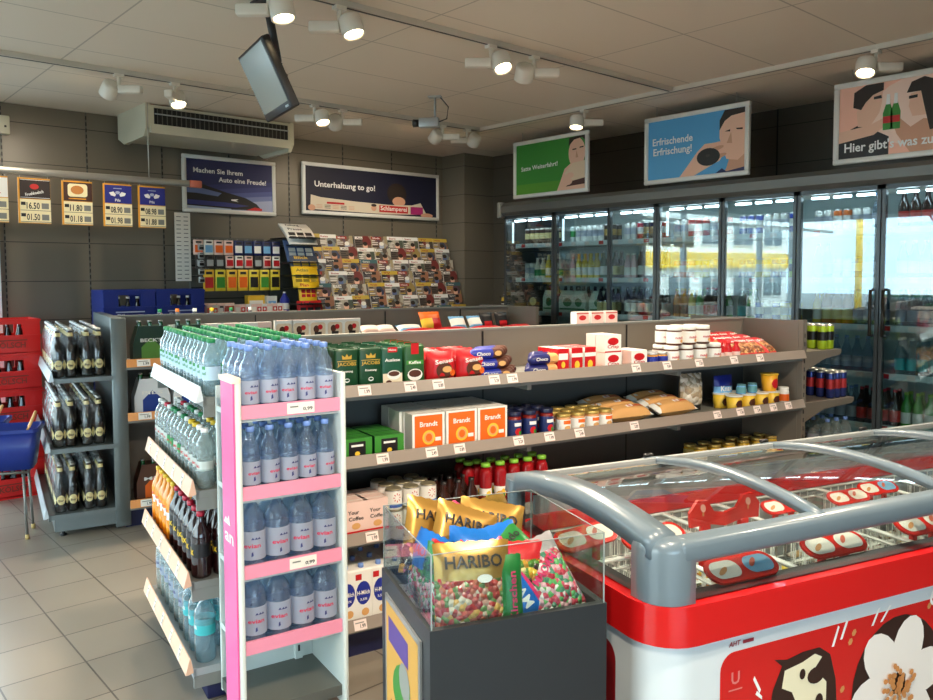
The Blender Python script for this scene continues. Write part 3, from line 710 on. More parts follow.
# beer end unit
BU = Frame(*G2.p(-.46,1.2).to_2d(), math.degrees(G2.a)-90, cam=False)
tb = thing('end_shelving', 'steel-grey end shelving stacked with shrink-wrapped dark beer bottles', 'shelving', BU.p(0,0), BU.a)
b = MB(); b.box(0,1.2,.40,.46,.05,1.34, EGREY); b.rbox(1.165,1.2,.375,.465,.02,1.345, EGREY, .004, 1); b.build('back_panel', tb)
b = MB(); b.box(.02,1.18,.03,.44,.04,.12, EGREY)
for u in (.08,1.12):
    for v in (.08,.40): b.lathe([(.02,0),(.02,.01),(.01,.012),(.01,.045)], BLACK, 10, (u,v,0))
b.build('plinth', tb)
BZ = (.15,.555,.985); BVv = (0,.02,.05)
for z, v in zip(BZ, BVv):
    shelf(tb, 0, 1.2, v, .40, z, EGREY, mat('price_rail_silver', (188,196,200), .35, .3), .055, ())

# pink water rack
PV = Frame(*G1.p(-.508,-.325).to_2d(), math.degrees(G1.a)+1.8, cam=False)
PINK = mat('rack_pink', (236,96,160), .35); RW = .358
tp = thing('water_rack', 'white and pink display rack filled with bottled water', 'rack', PV.p(0,0), PV.a)
s = MB()
s.box(-.030,-.0245,-.018,.125,.03,1.245, PINK)
TS_ = Matrix.Translation((-.0305,.05,.705)) @ Matrix.Rotation(-pi/2,4,'Z')
s.text('an', 0, 0, .048, PRINTW, -.001, w=.10, T=TS_); s.art([(-.06,.045),(-.035,.07),(-.02,.06),(0,.08),(.015,.045)], -.001, PRINTW, T=TS_)
s.extr(rrect(-.0245,-.022,0,.125,.011,4,(1,1,0,0)), .03, 1.255, SHW, smooth=True); s.extr(rrect(-.034,-.024,0,.135,.012,4,(1,1,0,0)), 1.245, 1.262, mat('rack_cream', (246,232,206), .4)); s.build('side_panel', tp)
s = MB(); s.extr(rrect(RW,-.022,RW+.02,.31,.009,4,(1,1,0,0)), .03, 1.255, SHW, smooth=True); s.build('side_panel', tp)
s = MB(); s.box(0,RW,.29,.305,.05,1.2, SHW); slotted(s, RW-.06, .283, .1, 1.2, .03, .012, SHW); s.build('back_panel', tp)
s = MB(); s.box(0,RW,0,.30,.06,.10, mat('rack_base_grey', (96,98,92), .5)); s.build('base_plate', tp)
PZ = (.309,.574,.846,1.124)
for z in PZ:
    s = MB(); s.box(0,RW,.0,.29,z-.015,z+.005, SHW); so = s.build('shelf', tp)
    r = MB(); r.box(.001,RW-.001,-.012,0,z-.004,z+.042, RAILPK); r.build('price_rail', so)
    if z != PZ[0] and z != PZ[2]: 
        g = MB(); g.box(.16,.26,-.0135,-.012,z+.0,z+.038, PAPER); g.text('0,99', .235, .0+z+.014, .012, INK, -.0145, w=.035); g.art(rect(.17,z+.022,.2,z+.027), -.0145, GREY); g.build('price_tag', so)
# ------------------------------------------------------------------ glass-door cooler wall
CX0, CX1 = 5.5, 6.22
t = thing('glass_door_cooler', 'long dark-framed glass-door drinks cooler along the right wall', 'cooler', (CX0,5.6,0), R90)
# local: u to the right (towards the viewer), v into the cooler
CL = 5.0; FRM = mat('cooler_frame', (78,82,84), .35, .5); CIN = mat('cooler_inner', (196,208,206), .5); CAN = mat('cooler_canopy', (104,104,100), .4, .4)
LED = mat('cooler_light_strip', (224,242,255), .5, emit=12.0); STRIP = mat('shelf_strip_white', (214,226,230), .4)
b = MB(); b.box(-.02,.02,0,.72,0,2.28, FRM); b.box(CL-.02,CL+.02,0,.72,0,2.28, FRM); b.box(0,CL,.68,.72,0,2.28, CIN); b.box(0,CL,.03,.70,.0,.16, CIN); b.box(0,CL,0,.04,0,.12, FRM); b.box(0,CL,.03,.70,2.19,2.28, CIN)
b.build('casing', t)
b = MB(); b.extr([(-.06,2.18),(-.09,2.21),(-.09,2.27),(-.05,2.305),(.12,2.31),(.12,2.18)], -.03, CL, CAN, T=Matrix(((0,0,1,0),(1,0,0,0),(0,1,0,0),(0,0,0,1)))); b.build('canopy', t)
b = MB(); b.rbox(-.03,.02,-.095,-.02,2.16,2.31, GREY, .01); b.build('canopy_end_cap', t)
U = [0, .65, 1.28, 1.77, 2.35, 2.93, 3.49, 4.1, 4.7, CL]
DG = film('cooler_glass', (232,242,242), 1.5, rough=.01, rscale=3.4)
CZ = (.22,.58,.93,1.25,1.57,1.90)
for z in CZ:
    s = MB(); s.box(.02,CL-.02,.13,.66,z-.02,z, STRIP); s.box(.02,CL-.02,.115,.13,z-.03,z+.012, STRIP)
    k = 0; u = .1
    while u < CL-.1: s.box(u,u+.05,.1135,.115,z-.024,z+.008, TAGC if k % 3 else RED); u += .16; k += 1
    s.build('shelf', t)
for i in range(len(U)-1):
    a, c_ = U[i]+.004, U[i+1]-.004; w_ = .028 if i not in (1,2) else .02
    thin = {1:(.03,.010),2:(.010,.03)}.get(i, (.03,.03)) if i in (1,2) else (.022,.022)
    d = MB(); d.box(a,a+thin[0],-.03,.01,.14,2.18, FRM); d.box(c_-thin[1],c_,-.03,.01,.14,2.18, FRM); d.box(a,c_,-.03,.01,.14,.19, FRM); d.box(a,c_,-.03,.01,2.15,2.18, FRM)
    do = d.build('door', t)
    g = MB(); g.box(a+thin[0],c_-thin[1],-.024,-.018,.19,2.15, DG); g.build('glass', do)
    if i >= 5 :
        hu = c_-.035 if i % 2 else a+.035
        h = MB(); h.tube([(hu,-.03,1.20),(hu,-.07,1.20),(hu,-.07,1.50),(hu,-.03,1.50)], .011, mat('handle_dark', (50,46,42), .3, .6), 8); h.build('handle', do)
for i in range(len(U)-1):
    L_ = MB(); n_ = 3
    for q in range(n_):
        a = U[i]+.06+(U[i+1]-U[i]-.1)*q/n_; L_.box(a,a+(U[i+1]-U[i]-.1)/n_*.72,.06,.085,2.125,2.14, LED)
    L_.build('light_strip', t)
for i, u in enumerate(U[:-1]):
    if i not in (0,1,3): continue
    L_ = MB(); L_.box(u+.035,u+.05,.05,.062,1.92,2.12, mat('cooler_side_light', (220,240,250), .5, emit=1.2)); L_.build('light_strip', t)
def cl(u, v, z): return Vector((CX0+v, 5.6-u, z))
# ------------------------------------------------------------------ ice-cream chest freezer
ZF = Frame(.53, 2.05, 25.2)
FG = mat('freezer_grey', (106,121,131), .28, coat=.3); FGD = mat('freezer_dark_grey', (88,96,104), .4); FW = mat('freezer_white', (216,224,228), .3, coat=.3); FR = mat('freezer_red', (208,22,24), .22, coat=.5)
FL, FD = 2.42, .83
t = thing('chest_freezer', 'red and white ice-cream chest freezer with grey frame and glass lids', 'freezer', ZF.p(0,0), ZF.a)
foot = rrect(-.035,-.03,FL,FD,.13,7); foot2 = rrect(-.02,-.015,FL-.01,FD-.01,.12,7); inner = rrect(.05,.06,FL-.06,FD-.07,.05,4)
def ring(m, out, inn, z, mm):
    n = len(out); m.add([(x,y,z) for x,y in out]+[(x,y,z) for x,y in inn], [(i,(i+1) % n,n+(i+1) % n,n+i) for i in range(n)], mm)
inn7 = rrect(.05,.06,FL-.06,FD-.07,.05,7)
b = MB(); b.extr(foot2, .07, .625, FW, smooth=True, top=False); b.extr(inn7, .26, .725, FW, top=False, bottom=False); b.add([(x,y,.26) for x,y in inner], [tuple(range(len(inner)))], FW)
b.extr(rrect(.03,.03,FL-.05,FD-.05,.08,5), 0, .07, BLACK); b.build('cabinet', t)
b = MB(); b.extr(foot, .615, .725, FR, smooth=True, top=False, bottom=False); ring(b, foot, foot2, .615, FR); ring(b, foot, inn7, .725, FR)
b.box(.055,FL-.06,FD-.105,FD-.071,.71,.765, FR); b.box(.055,FL-.06,FD-.085,FD-.071,.765,.83, mat('freezer_inner_grey', (150,152,150), .5)); b.box(.055,FL-.06,FD-.098,FD-.071,.30,.71, MATS['freezer_inner_grey']); b.build('red_band', t)
b = MB(); sm = rrect(-.0,.0,FL-.03,FD-.02,.11,7); ring(b, sm, inn7, .728, BLACK); b.build('seal', t)
# printed front
def fr(s): return Matrix.Translation((0,-.0155,0))
p = MB(); TF = Matrix.Translation((0,-.0165,0))
p.art(rrect(.19,.12,FL-.1,.565,.05,6), 0, FR, T=TF)
CHOC = mat('print_chocolate', (48,24,18), .5); CREAM = mat('print_cream', (236,228,196), .5); NUT = mat('print_nut', (206,140,80), .5); PW = mat('print_soft_white', (240,234,228), .5)
# cow-spotted ice cream
p.art([(.36,.12),(.365,.30),(.385,.42),(.42,.485),(.39,.51),(.44,.50),(.50,.51),(.57,.51),(.615,.48),(.64,.40),(.65,.28),(.65,.12)], -.001, CHOC, T=TF)
p.art([(.42,.42),(.43,.47),(.50,.48),(.55,.495),(.58,.48),(.55,.45),(.60,.40),(.60,.32),(.59,.20),(.54,.12),(.50,.20),(.50,.32),(.46,.40)], -.002, CREAM, T=TF)
for q in ((.555,.43,.035,.025),(.50,.445,.012,.016),(.57,.35,.016,.022),(.45,.26,.06,.08),(.585,.24,.02,.03)): p.art(ell(*q, n=14), -.003, CHOC, T=TF)
# cone seen from above with nut pieces
p.art(ell(.92,.32,.21,.22,26), -.001, CHOC, T=TF)
for k in range(6):
    a = pi/2-.35+k*pi/3; p.art(ell(.92+.125*cos(a),.32+.125*sin(a),.095,.07,16,rot=a), -.002-.0003*k, PW, T=TF)
rr = random.Random(3)
for k in range(60):
    a = rr.uniform(0,2*pi); q = rr.uniform(0,.075)**1.0; p.art(ell(.92+q*cos(a),.32+q*sin(a),.011,.009,6,rot=a), -.006-.0001*k, NUT, T=TF)
for (x,z) in ((.70,.50),(.715,.525),(1.06,.545),(1.13,.535),(.67,.36)): p.art(ell(x,z,.012,.009,6,rot=1), -.001, NUT, T=TF)
for pts in ([(.31,.50),(.335,.455),(.34,.465),(.315,.51)],[(.32,.455),(.345,.435),(.345,.445),(.325,.465)],[(.62,.53),(.645,.59),(.652,.585),(.63,.53)],[(.655,.545),(.68,.60),(.688,.595),(.665,.545)],[(.79,.56),(.82,.61),(.83,.612),(.80,.56)],[(.83,.565),(.87,.61),(.88,.61),(.84,.565)]): p.art([(x,z-.03) for x,z in pts], -.001, PRINTW, T=TF)
lp = ell(1.10,.60,.045,.028,16,rot=.8); li = ell(1.10,.60,.034,.018,16,rot=.8); n = 16
p.add([(x,-.001,z-.02) for x,z in lp]+[(x,-.001,z-.02) for x,z in li], [(i,(i+1) % n,n+(i+1) % n,n+i) for i in range(n)], PRINTW, T=TF)
p.art([(1.045,.585),(1.035,.60),(1.06,.565)], -.001, PRINTW, T=TF)
p.text('U', .245, .49, .035, mat('print_rose', (214,120,116), .5), -.001, T=TF); p.art(rect(.22,.455,.27,.459), -.001, MATS['print_rose'], T=TF)
p.text('AHT', .24, .588, .014, mat('print_maroon', (150,30,50), .5), -.001, w=.04, slant=.2, T=TF); p.art(rect(.27,.582,.31,.592), -.001, MATS['print_maroon'], T=TF)
p.build('front_print', t)
p = MB(); TSd = Matrix.Translation((-.021,0,0)) @ Matrix.Rotation(-pi/2,4,'Z')   # local x -> -v
p.art(rrect(-.72,.12,-.17,.56,.05,6), 0, mat('print_dark_red', (150,16,24), .4), T=TSd); p.build('side_print', t)
# grey frame: corner posts, arched end rails, front and rear rails
def arch(v): s = v/FD; return .885+.055*sin(pi*min(max(s,0),1))**.8*(1 if 1 else 0)
def bar(m, u0, u1, vs, th, mm, dz=0.0, zf=arch):
    """arched bar running front to back"""
    n = len(vs); V = []
    for v in vs: z = zf(v)+dz; V += [(u0,v,z-th),(u1,v,z-th),(u1-.006,v,z),(u0+.006,v,z)]
    fs = []
    for i in range(n-1):
        for k in range(4): fs.append((i*4+k, i*4+(k+1) % 4, (i+1)*4+(k+1) % 4, (i+1)*4+k))
    fs += [(3,2,1,0), tuple((n-1)*4+k for k in range(4))]
    m.add(V, fs, mm, True)
VS = [FD*i/12 for i in range(13)]
g = MB()
lay = ((0,.726),(0,.865),(.004,.880),(.012,.892),(.022,.899),(.034,.902)); NN = 11
V = []
for q, z in lay: V += [(x,y,z) for x,y in rrect(-.02+q,-.017+q,.100-q,.105-q,max(.02,.085-q),7,(1,0,0,0))]
g.add(V, [(r*NN+i, r*NN+(i+1) % NN, (r+1)*NN+(i+1) % NN, (r+1)*NN+i) for r in range(len(lay)-1) for i in range(NN)]+[tuple((len(lay)-1)*NN+i for i in range(NN))], FG, True); g.build('corner_post', t)
g = MB(); g.extr(rrect(-.02,FD-.06,.03,FD,.03,5,(0,0,0,1)), .726, .885, FG, smooth=True); g.build('corner_post', t)
g = MB(); bar(g, -.018, .074, [.03]+VS[1:], .06, FG, .013); g.build('end_rail', t)
g = MB(); g.rbox(.05,FL,-.018,.055,.832,.897, FG, .018, 3); g.build('front_rail', t)
g = MB(); g.rbox(.0,FL,FD-.045,FD,.84,.895, mat('freezer_light_rail', (190,196,194), .3), .01, 2); g.rbox(.05,FL,FD-.10,FD-.055,.865,.893, mat('freezer_cream_rail', (204,204,196), .35), .006, 1); g.build('rear_rail', t)
DVU = (.60,1.20,1.80)
for u in DVU:
    g = MB(); bar(g, u-.022, u+.022, VS, .03, FG, .010); g.rbox(u-.02,u+.02,FD-.03,FD-.01,.9,.915, BLACK, .004,1); g.build('divider_rail', t)
FGL = film('freezer_glass', (236,244,246), 1.5, rough=.015, rscale=1.3)
def sheet(m, u0, u1, vs, dz, mm):
    n = len(vs); V = []
    for v in vs: V += [(u0,v,arch(v)+dz),(u1,v,arch(v)+dz)]
    m.add(V, [(2*i,2*i+1,2*i+3,2*i+2) for i in range(n-1)], mm, True)
es = (.062,)+DVU+(FL,)
for i in range(4):
    a, c_ = es[i]+(.022 if i else 0), es[i+1]-.022
    l = MB(); sheet(l, a, c_, [.05+(FD-.13)*k/10 for k in range(11)], -.006, FGL)
    lo = l.build('glass_lid', t)
    h = MB(); h.box(a,c_,FD-.09,FD-.075,arch(FD-.08)-.012,arch(FD-.08)+.006, LGREY); 
    bar(h, a, a+.010, [.05+(FD-.13)*k/10 for k in range(11)], .008, LGREY, .004); h.build('lid_frame', lo)
gl = MB(); gl.box(.095,FL,.0,.004,.728,.835, FGL); gl.build('front_glass', t)
gl = MB(); V = []
for v in [.10+(FD-.16)*k/8 for k in range(9)]: V += [(-.004,v,.728),(-.004,v,arch(v)-.04)]
gl.add(V, [(2*i,2*i+1,2*i+3,2*i+2) for i in range(8)], FGL); gl.build('end_glass', t)
# wire baskets (stand inside)
WIRE = mat('basket_wire_white', (232,232,224), .35)
def basket(label, u0, u1, v0, v1, z0=.44, z1=.70):
    b = thing('wire_basket', label, 'basket', ZF.p(u0,v0,z0), ZF.a, 'wire baskets inside the ice-cream freezer')
    W, D, H = u1-u0, v1-v0, z1-z0
    m = MB()
    for z, r in ((0,.003),(H,.0045),(H-.03,.003),(H*.5,.0025)): m.tube([(0,0,z),(W,0,z),(W,D,z),(0,D,z)], r*1.4, WIRE, 6, True)
    w_ = MB()
    nx, ny = int(W/.042), int(D/.042)
    for i in range(1,nx):
        x = W*i/nx
        w_.tube([(x,0,H),(x,0,0),(x,D,0),(x,D,H)], .0026, WIRE, 4)
    for j in range(1,ny):
        y = D*j/ny; w_.tube([(0,y,H),(0,y,0),(W,y,0),(W,y,H)], .0026, WIRE, 4)
    m.build('rim', b); w_.build('wire_mesh', b)
    return b
BU_ = [.07+.27*i for i in range(9)]
for j, (va, vb, rowname) in enumerate(((.075,.40,'front'),(.41,.73,'rear'))):
    for i in range(8):
        basket('white wire basket in the %s row of the freezer, %s from its near left end' % (rowname, ORD[i]), BU_[i], BU_[i]+.262, va, vb)
# red plastic card holders clipped on the basket rims
HR = mat('holder_red', (214,34,24), .25, coat=.3)
def holder(label, u, v, kind, rz=0.0, big=1.0):
    h = thing('price_holder', label, 'price holder', ZF.p(u,v,.70), ZF.a+rz)
    h.scale = (big,)*3
    m = MB()
    if kind == 'wave':
        top = [(-.15,.0),(-.155,.05),(-.12,.09),(-.08,.085),(-.05,.045),(0,.035),(.05,.045),(.08,.085),(.12,.09),(.155,.05),(.15,.0),(.08,.005),(0,-.01),(-.08,.005)]
        m.extr(top, -.006, .006, HR, T=Matrix.Translation((0,0,.06)) @ Matrix.Rotation(pi/2,4,'X') )
        m.build('wave_board', h)
        g = MB()
        for x in (-.085,.085): g.rbox(x-.02,x+.02,-.01,.01,-.08,.065, HR, .006)
        g.build('foot', h)
        g = MB(); 
        for x in (-.1,.1): g.art(ell(x,.122,.011,.015,12,rot=.4), -.0075, mat('holder_picture', (232,170,150), .5)); g.art(rect(x-.004,.095,x+.004,.108), -.008, NUT)
        g.build('picture', h)
    else:
        T = Matrix.Translation((0,0,.05)) @ Matrix.Rotation(radians(-62),4,'X') 
        T = Matrix.Translation((0,0,.05)) @ Matrix.Rotation(radians(28),4,'X')
        m.extr(rrect(-.13,-.044,.13,.044,.043,6), 0, .008, HR, T=T); m.build('holder_plate', h)
        g = MB(); g.add([(x,y,.0092) for x,y in rrect(-.115,-.030,-.01,.032,.030,5)], [tuple(range(24))], mat('holder_card_pale', (232,222,206), .4), T=T)
        g.add([(x,y,.0092) for x,y in rrect(.01,-.030,.115,.032,.030,5)], [tuple(range(24))], MATS['holder_card_pale'] if kind == 'pale' else mat('holder_card_blue', (120,170,200), .4), T=T)
        g.add([(x,y,.0098) for x,y in ell(.045,.008,.022,.008,10,rot=.7)], [tuple(range(10))], mat('holder_card_spot', (206,90,60), .5), T=T); g.add([(x,y,.0098) for x,y in ell(-.075,-.004,.024,.008,10,rot=.5)], [tuple(range(10))], NUT, T=T)
        g.build('card', h)
        g = MB(); 
        for x in (-.05,.05): g.rbox(x-.014,x+.014,-.008,.008,-.06,.045, HR, .005)
        g.build('foot', h)
holder('red wavy two-peaked price holder standing tall in the middle of the freezer', .60, .405, 'wave', 0, 1.0)
holder('red price holder with a pale oval card, left of the tall wavy holder', .30, .405, 'pale', .1)
holder('red price holder seen through the freezer end glass beside the sweets bin', .10, .50, 'pale', .2)
holder('red two-lobed holder with blue card near the front corner of the freezer', .35, .075, 'blue', 0)
holder('flat red holder, second along the freezer front behind the grey rail', .76, .10, 'pale', .0)
holder('flat red holder, third along the freezer front behind the grey rail', 1.22, .12, 'pale', .0)
holder('red holder with a pale card under the second glass lid, left one', .98, .50, 'pale', 0, .8)
holder('red holder with a pale card under the second glass lid, right one', 1.30, .48, 'pale', 0, .8)
holder('red holder with a blue card under the third glass lid', 1.52, .52, 'blue', 0, .8)
# ice creams in the baskets
IC = [cells('ice_wrap_%d' % i, c, 28, .3) for i, c in enumerate((((238,232,222),(206,40,40),(240,236,226),(196,150,96)),((214,178,120),(240,232,214),(120,70,44),(236,200,120)),((250,216,60),(236,150,40),(240,240,236),(60,120,60)),((238,236,232),(60,90,160),(230,236,240),(200,200,204))))]
def icepack(i):
    m = MB(); L, W, H = .15, .055, .028
    V = []; n = 9
    for k in range(n):
        s_ = k/(n-1); a = min(1, (min(s_, 1-s_)/.12)); hh = H*(.12+.88*a**.7); ww = W*(1.05-.1*a)
        V += [(-L/2+L*s_, -ww/2, .0+H/2), (-L/2+L*s_, 0, H/2+hh/2), (-L/2+L*s_, ww/2, H/2), (-L/2+L*s_, 0, H/2-hh/2)]
    fs = [(q*4+a, q*4+(a+1) % 4, q*4+4+(a+1) % 4, q*4+4+a) for q in range(n-1) for a in range(4)]
    m.add(V, fs, IC[i], True); o = m.build('ice_cream_bar'); return tag(o, 'x', 'ice cream', 'wrapped ice creams in the freezer baskets')
protos = [icepack(i) for i in range(4)]
rr = random.Random(5); KN = ('red and white','brown and cream','yellow and orange','white and blue')
cnt = 0
for j, (va, vb, rowname) in enumerate(((.075,.40,'front'),(.41,.73,'rear'))):
    for i in range(8):
        k = (0,1,0,3,1,2,2,1)[(i+j*3) % 8]
        for q in range(5):
            u = BU_[i]+.131+rr.uniform(-.03,.03); v = va+.045+q*.057
            put(protos[k], ZF.p(u, v, .447), ZF.a+rr.uniform(-.25,.25), '%s ice cream, %s from the front in %s-row basket %s from left' % (KN[k], ORD[q], rowname, ORD[i]))
# ------------------------------------------------------------------ drinks: bottle and can makers
CAPB = mat('cap_blue', (112,146,214), .4); CAPG = mat('cap_green', (26,132,76), .4); CAPW = mat('cap_white', (236,236,232), .4); CAPY = mat('cap_yellow', (240,196,40), .4); CAPR = mat('cap_red', (196,28,58), .4); CAPLG = mat('cap_lime', (130,190,60), .4)
WATER = film('water_clear', (218,230,242), 1.33, .20, (176,196,220), .04, .5, 3.0)
WATERP = film('water_pale', (232,240,240), 1.33, .26, (214,224,220), .04, .6, 3.0)
WATERT = film('water_teal', (222,238,242), 1.33, .24, (196,220,230), .04, .5, 3.0)
#
GREENG = mat('glass_green', (30,84,44), .12, spec=.8); BROWNG = mat('glass_dark_brown', (18,13,10), .10, spec=.9); OJ = mat('juice_orange', (238,146,30), .2, spec=.6); COLA = mat('cola_dark', (36,14,14), .12, spec=.8)
LBB = film('label_pale_blue', (224,228,240), 1.3, .85, (214,222,240), .3); LTEAL = mat('label_teal', (64,178,184), .4); LCREAM = mat('label_cream', (226,210,150), .5); LRED = mat('label_red', (200,40,40), .45); LW = mat('label_white', (236,236,232), .5); LGREEN = mat('label_green', (50,150,80), .45)
EV = mat('print_rose_red', (222,56,96), .4); MTN = mat('print_mountain_blue', (64,70,130), .4)
def prof_bottle(H, R, shoulder=.62, neck=.30, nr=.0125, waist=0.0):
    z = [0, .02, .06, .28, .40, shoulder, shoulder+.10, shoulder+.20, .90, .93]
    r = [R*.8, R*.96, R, R, R*(1-waist), R, R*.88, R*.50, nr, nr]
    return [(a, b*H) for a, b in zip(r, z)]
def bottle(name, label, cat, group, H, R, body, capm, lab=None, lz=(.22,.52), text=None, tcol=None, n=16, th=.02, shoulder=.62, art=None, waist=0.0, capr=.0145):
    t = thing(name, label, cat, (0,0,0), 0, group)
    MB().lathe(prof_bottle(H, R, shoulder, waist=waist), body, n).build('bottle_body', t)
    MB().lathe([(capr*.95,H*.925),(capr,H*.93),(capr,H*.99),(capr*.8,H)], capm, 12).build('cap', t)
    if lab:
        m = MB(); m.lathe([(R*(1-waist)+.0012,H*lz[0]),(R*(1-waist)+.0012,H*lz[1])], lab, n, caps=False)
        if text: m.text(text, 0, H*(lz[0]+lz[1])/2, th, tcol, wrap=R*(1-waist)+.0022, w=R*1.35)
        if art: art(m, R*(1-waist)+.0022, H*lz[0], H*lz[1])
        m.build('bottle_label', t)
    return t
def curv(pts, r):
    c = Curved(pts); c.r = r; return c
def ev_art(m, r, z0, z1):
    z = z0+(z1-z0)*.72
    for dx in (0,.012,.022): m.add(curv([(dx-.004,z),(dx+.002,z+.008),(dx+.008,z)], r), [(0,1,2)], MTN)
    m.add(curv([(-.004,z0+.012),(.004,z0+.016),(.002,z0+.03),(-.003,z0+.026)], r), [(0,1,2,3)], MTN)
A1 = G1.a
def grid_of(proto, fr, us, vs, z, lab, face=0.0, jit=.003, skip=None, seed=1):
    rr = random.Random(seed)
    for j, v in enumerate(vs):
        for i, u in enumerate(us):
            if skip and skip(i, j): continue
            p = fr.p(u+rr.uniform(-jit,jit), v+rr.uniform(-jit,jit), z)
            put(proto, p, fr.a+face+rr.uniform(-.12,.12), lab(i, j))
def lin_us(a, b, n): return [a+(b-a)*i/(n-1) for i in range(n)]
# pink rack: rows of still water
p05 = bottle('water_bottle','x','bottle','bottles in the pink and white water rack',.235,.0325,WATER,CAPB,LBB,(.16,.50),'evian',EV,18,.0115,art=ev_art)
p1 = bottle('water_bottle','x','bottle','bottles in the pink and white water rack',.268,.044,WATER,CAPB,LBB,(.18,.55),'evian',EV,18,.015,art=ev_art, shoulder=.64)
RWN = ('lowest','second','third','top')
for k, (pp, n_, z) in enumerate(((p1,4,PZ[0]),(p1,4,PZ[1]),(p05,5,PZ[2]),(p05,5,PZ[3]))):
    g = .04 if n_ == 4 else .035
    for j, v in enumerate((.045,.135,.225) if n_ == 4 else (.035,.105,.175,.245)):
        for i, u in enumerate(lin_us(g+.008, RW-g-.006, n_)):
            if j >= 2 and k in (0,1): continue
            if j >= 3 and k != 3: continue
            put(pp, PV.p(u+(j % 2)*.002, v, z+.006), PV.a+random.uniform(-.35,.35), 'blue-capped water bottle, %s from left, %s row back, on the %s rack shelf' % (ORD[i], ORD[j], RWN[k]))
# end unit with waters, facing the windows.  local u: far -> near, v: into the shelf
def wlab(desc, n, rows, sh):
    return lambda i, j: '%s, %s from the far end, %s row in, %s end shelf' % (desc, ORD[i], ORD[j], sh)
def band_art(m, r, z0, z1): m.add(curv([(-.02,z1-.012),(.02,z1-.012),(.02,z1),(-.02,z1)], r), [(0,1,2,3)], LGREEN)
pw = bottle('water_bottle','x','bottle','green-capped water bottles on the top end shelf',.215,.0325,WATERT,CAPG,mat('label_pale_sky', (196,222,240), .35),(.28,.52),'Vittel',LGREEN,16,.012,art=band_art,capr=.0165)
grid_of(pw, WU, lin_us(.04,.90,13), lin_us(.085,.42,5), WZ[3]+.001, wlab('green-capped clear water bottle',13,5,'top'))
caps4 = [('white',CAPW),('green',CAPG),('yellow',CAPY),('red',CAPR)]
pc = [bottle('soda_bottle','x','bottle','clear flavoured water bottles on the second end shelf',.225,.033,WATERP,cm,LGREEN if q in (1,) else (mat('label_silver', (206,212,206), .3, .3)),(.30,.46) ,'Fit',LRED,14,.012,shoulder=.66,waist=.06) for q,(nm,cm) in enumerate(caps4)]
order = (0,0,3,0,1,1,0,1,0,2,2,0,0)
for j, v in enumerate((.055,.125,.195)):
    for i, u in enumerate(lin_us(.04,.90,13)):
        k = order[i] if j < 2 else order[(i+3) % 13]
        put(pc[k], WU.p(u, v, WZ[2]+.001), WU.a+random.uniform(-.2,.2), 'clear flavoured water, %s cap, %s from far end, %s row in, second end shelf' % (caps4[k][0], ORD[i], ORD[j]))
def juice_art(m, r, z0, z1):
    m.add(curv(ell(0,(z0+z1)/2,.012,.018,10), r), [tuple(range(10))], OJ); m.add(curv([(-.018,z1-.01),(.018,z1-.01),(.018,z1-.004),(-.018,z1-.004)], r), [(0,1,2,3)], LRED)
po = bottle('juice_bottle','x','bottle','orange drink bottles on the third end shelf',.25,.036,OJ,CAPY,LW,(.25,.55),None,None,16,.02,art=juice_art,shoulder=.6,waist=.08)
pk = bottle('cola_bottle','x','bottle','dark cola bottles on the third end shelf',.25,.037,COLA,CAPR,mat('label_black', (22,18,20), .4),(.28,.55),'Mix',CAPY,16,.028,shoulder=.6,waist=.05)
us = lin_us(.05,.89,11)
for j, v in enumerate((.035,.115,.195)):
    for i, u in enumerate(us):
        k = po if i < 5 else pk
        put(k, WU.p(u, v, WZ[1]+.001), WU.a+random.uniform(-.2,.2), ('orange drink bottle with yellow cap' if i < 5 else 'dark cola bottle with red cap')+', %s from far end, %s row in, third end shelf' % (ORD[i], ORD[j]))
pt = bottle('water_bottle','x','bottle','teal-labelled water bottles on the lowest end shelf',.255,.040,WATERT,mat('cap_aqua', (90,190,200), .4),LTEAL,(.42,.66),'Spa',LW,16,.02,shoulder=.68,waist=.05)
pt2 = bottle('water_bottle','x','bottle','plain water bottles on the lowest end shelf',.25,.038,WATERP,CAPB,LBB,(.42,.60),'aqua',MTN,16,.015,shoulder=.68,waist=.05)
for j, v in enumerate((.045,.14,.235)):
    for i, u in enumerate(lin_us(.06,.88,9)):
        k = pt if i > 5 else pt2
        put(k, WU.p(u, v, WZ[0]+.001), WU.a+random.uniform(-.2,.2), ('teal-labelled water bottle' if i > 5 else 'pale-labelled water bottle')+', %s from far end, %s row in, lowest end shelf' % (ORD[i], ORD[j]))

